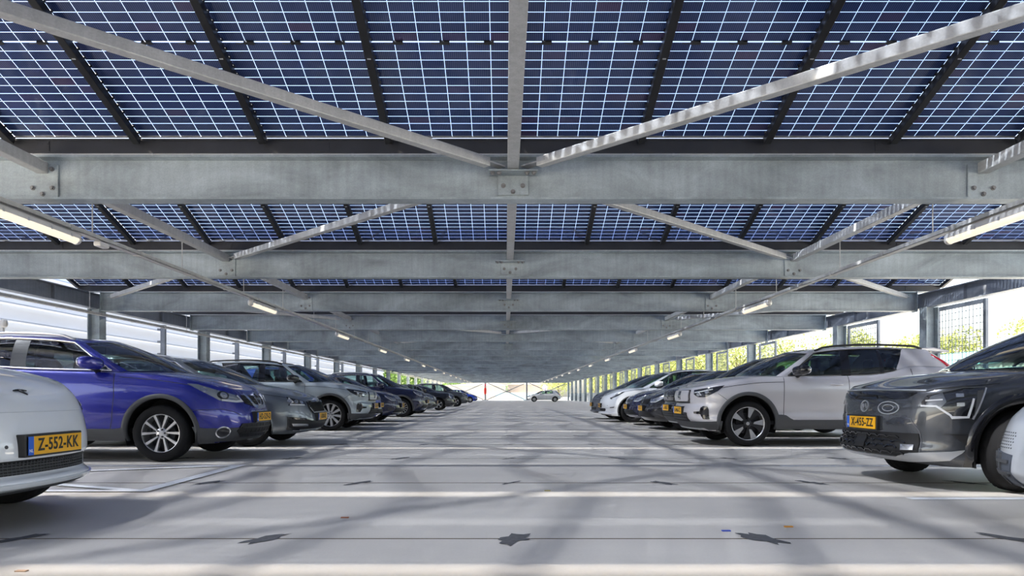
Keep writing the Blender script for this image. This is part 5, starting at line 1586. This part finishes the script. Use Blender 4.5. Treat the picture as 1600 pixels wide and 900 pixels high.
h2 = empty('hall', (0, 158, 0)); ribbed('wall', .6, 8.2, 0, 9, -.3, 3.2, M['pinkish'], h2, 1.6)
mb = MB(); mb.prism([(.3, 3.2), (8.5, 3.2), (6.2, 3.9), (2.2, 3.9)], lambda c: (c[0], -.2, c[1]), lambda c: (c[0], 9.2, c[1])); mb.build('roof', M['hallwhite'], h2)
tag(h2, 'cream hall beyond the far end, behind the crossed braces', 'building')
h3 = MB().box(-2.0, 6.2, 140, 140.3, -.3, 1.35).build('fence', M['hallblue']); tag(h3, 'pale blue board fence in front of the cream hall', 'fence')
h4 = empty('hall', (0, 0, 0)); ribbed('lower_wall', 19.3, 22, 21, 33.5, -.3, 2.08, M['hallwhite'], h4, 1.2); ribbed('upper_wall', 19.2, 22.1, 20.9, 33.6, 2.08, 2.62, M['teal'], h4, .3)
tag(h4, 'low hall with a teal band beyond the right mesh screen', 'building')
ps = empty('round_sign', (6.75, 121, 0)); MB().tube([(0, 0, -.3), (0, 0, 2.6)], .03, 8).build('pole', M['galv'], ps)
V, F = superpod((0, 0, 2.1), .42, .03, .48, 2.2); mesh_obj('sign_board', V, F, mat('sign_white', (.85, .80, .86), .5), ps)
mb = MB(); mb.tube([(.02, -.05, 1.78), (.16, -.05, 1.9), (.02, -.05, 2.05), (.12, -.05, 2.3)], .06, 8); mb.build('sign_mark', mat('sign_violet', (.45, .12, .62), .5), ps, True)
tag(ps, 'white sign with a violet mark above the silver hatchback', 'sign')

# ------------------------------------------------------------------ parked cars
def park(root, x, y, left, label, rz=0):
    root.location = (x, y, 0); root.rotation_euler = (0, 0, (PI if left else 0)+rz)
    tag(root, label, 'car', 'parked cars')
park(electric_white(), -2.82, 4.42, True, 'white electric car with yellow plate Z-552-KK, nearest on the left')
park(crossover_blue(), -3.22, 9.32, True, 'royal blue crossover with alloy wheels in the left row')
park(saloon_slate(), -3.10, 11.85, True, 'slate grey estate car with slatted grille beside the blue crossover')
park(suv_boxy(P['ice'], 'multi10', M['alloy'], M['alloydark'], 'K-274-GV'), -3.12, 16.85, True, 'ice grey boxy crossover with silver wheels in the left row')
park(generic('crossover', P['brightblue'], 'T-806-SR'), -3.42, 19.35, True, 'blue car mostly hidden behind the ice grey crossover')
park(generic('hatch', P['navy'], 'P-312-RX', chrome=True), -3.2, 21.85, True, 'navy blue hatchback with chrome grille in the left row')
park(generic('suv', P['navy'], 'G-640-LB', 'multi14'), -2.98, 26.85, True, 'dark navy crossover with grey roof rails in the left row')
park(generic('saloon', P['gunmetal'], 'N-158-FD', 'multi10', grille_m=M['chrome']), -3.1, 31.85, True, 'dark grey saloon with bright chrome front in the left row')
park(generic('mini', P['black'], 'S-907-VH', 'turbine5', chrome=True), -2.8, 39.1, True, 'small black car with round headlights in the left row')
park(generic('suv', P['gunmetal'], 'F-481-NK', 'turbine5', chrome=False), -2.72, 51.2, True, 'gunmetal grey crossover far back in the left row')
park(generic('small', P['brightblue'], None, 'v10', chrome=False), -3.2, 80.5, True, 'small bright blue car, farthest in the left row')
park(hatch_white_corner(), 3.10, 4.0, False, 'pale silver car cut off by the right edge, nearest on the right')
park(crossover_charcoal(), 3.36, 6.65, False, 'charcoal grey crossover with yellow plate X-455-ZZ')
park(suv_boxy(P['silver'], 'aero5', M['alloy'], M['alloydark'], 'R-446-PZ', roofm=None), 2.93, 11.92, False, 'silver boxy crossover with bladed wheels in the right row')
park(suv_boxy(P['black'], 'aero5', M['alloy'], M['alloydark'], 'L-108-SG'), 3.28, 14.35, False, 'black boxy crossover behind the silver one')
park(generic('hatch', P['black'], 'H-735-TZ', light='reflector', chrome=False), 3.25, 16.95, False, 'black hatchback with pale headlights in the right row')
park(generic('hatch', P['navy'], 'X-219-BJ'), 3.30, 19.35, False, 'navy blue hatchback beside the white electric car')
park(electric_white(text='R-563-DL'), 2.86, 21.6, False, 'white electric car with dark wheels in the right row')
park(electric_white(P['gunmetal'], 'V-394-KR'), 2.93, 24.3, False, 'grey electric car mostly hidden behind the white one')
park(generic('hatch', P['pearl'], None, 'multi10', chrome=False, full=False), 2.72, 89.0, False, 'silver hatchback parked sideways at the far end')

# ------------------------------------------------------------------ light and camera
w = bpy.data.worlds.new('sky'); scene.world = w; w.use_nodes = True
wn, wl = w.node_tree.nodes, w.node_tree.links
sky = wn.new('ShaderNodeTexSky'); sky.sky_type = 'NISHITA'; sky.sun_disc = False
sky.sun_elevation = math.radians(52); sky.sun_rotation = math.radians(262); sky.dust_density = 2.5; sky.air_density = 1.2; sky.ozone_density = 1.0
bg = wn['Background']; bg.inputs['Strength'].default_value = SKY
hs = wn.new('ShaderNodeHueSaturation'); hs.inputs['Saturation'].default_value = .6
wl.new(sky.outputs[0], hs.inputs['Color']); wl.new(hs.outputs[0], bg.inputs['Color'])
sl = bpy.data.lights.new('sun', 'SUN'); sl.energy = SUN; sl.angle = math.radians(3.2); sl.color = (1, .88, .70)
so = bpy.data.objects.new('sun', sl); COL.objects.link(so)
so.rotation_euler = Vector((-.60, -.10, .80)).to_track_quat('Z', 'Y').to_euler()
cd = bpy.data.cameras.new('camera'); cam = bpy.data.objects.new('camera', cd); COL.objects.link(cam)
cam.location = (0, 0, .80); cam.rotation_euler = (PI/2, 0, 0)
cd.sensor_width = 36; cd.lens = 1100/1600*36; cd.shift_x = 10/1600; cd.shift_y = 168/1600; cd.clip_end = 900; cd.clip_start = .05
scene.camera = cam
vs = scene.view_settings; vs.view_transform = 'Standard'; vs.look = 'None'; vs.exposure = EXPO; vs.gamma = 1; vs.use_curve_mapping = False
scene.cycles.use_denoising = True
scene.cycles.max_bounces = 8; scene.cycles.diffuse_bounces = 4; scene.cycles.glossy_bounces = 4; scene.cycles.transmission_bounces = 4; scene.cycles.transparent_max_bounces = 16
scene.cycles.sample_clamp_indirect = 8
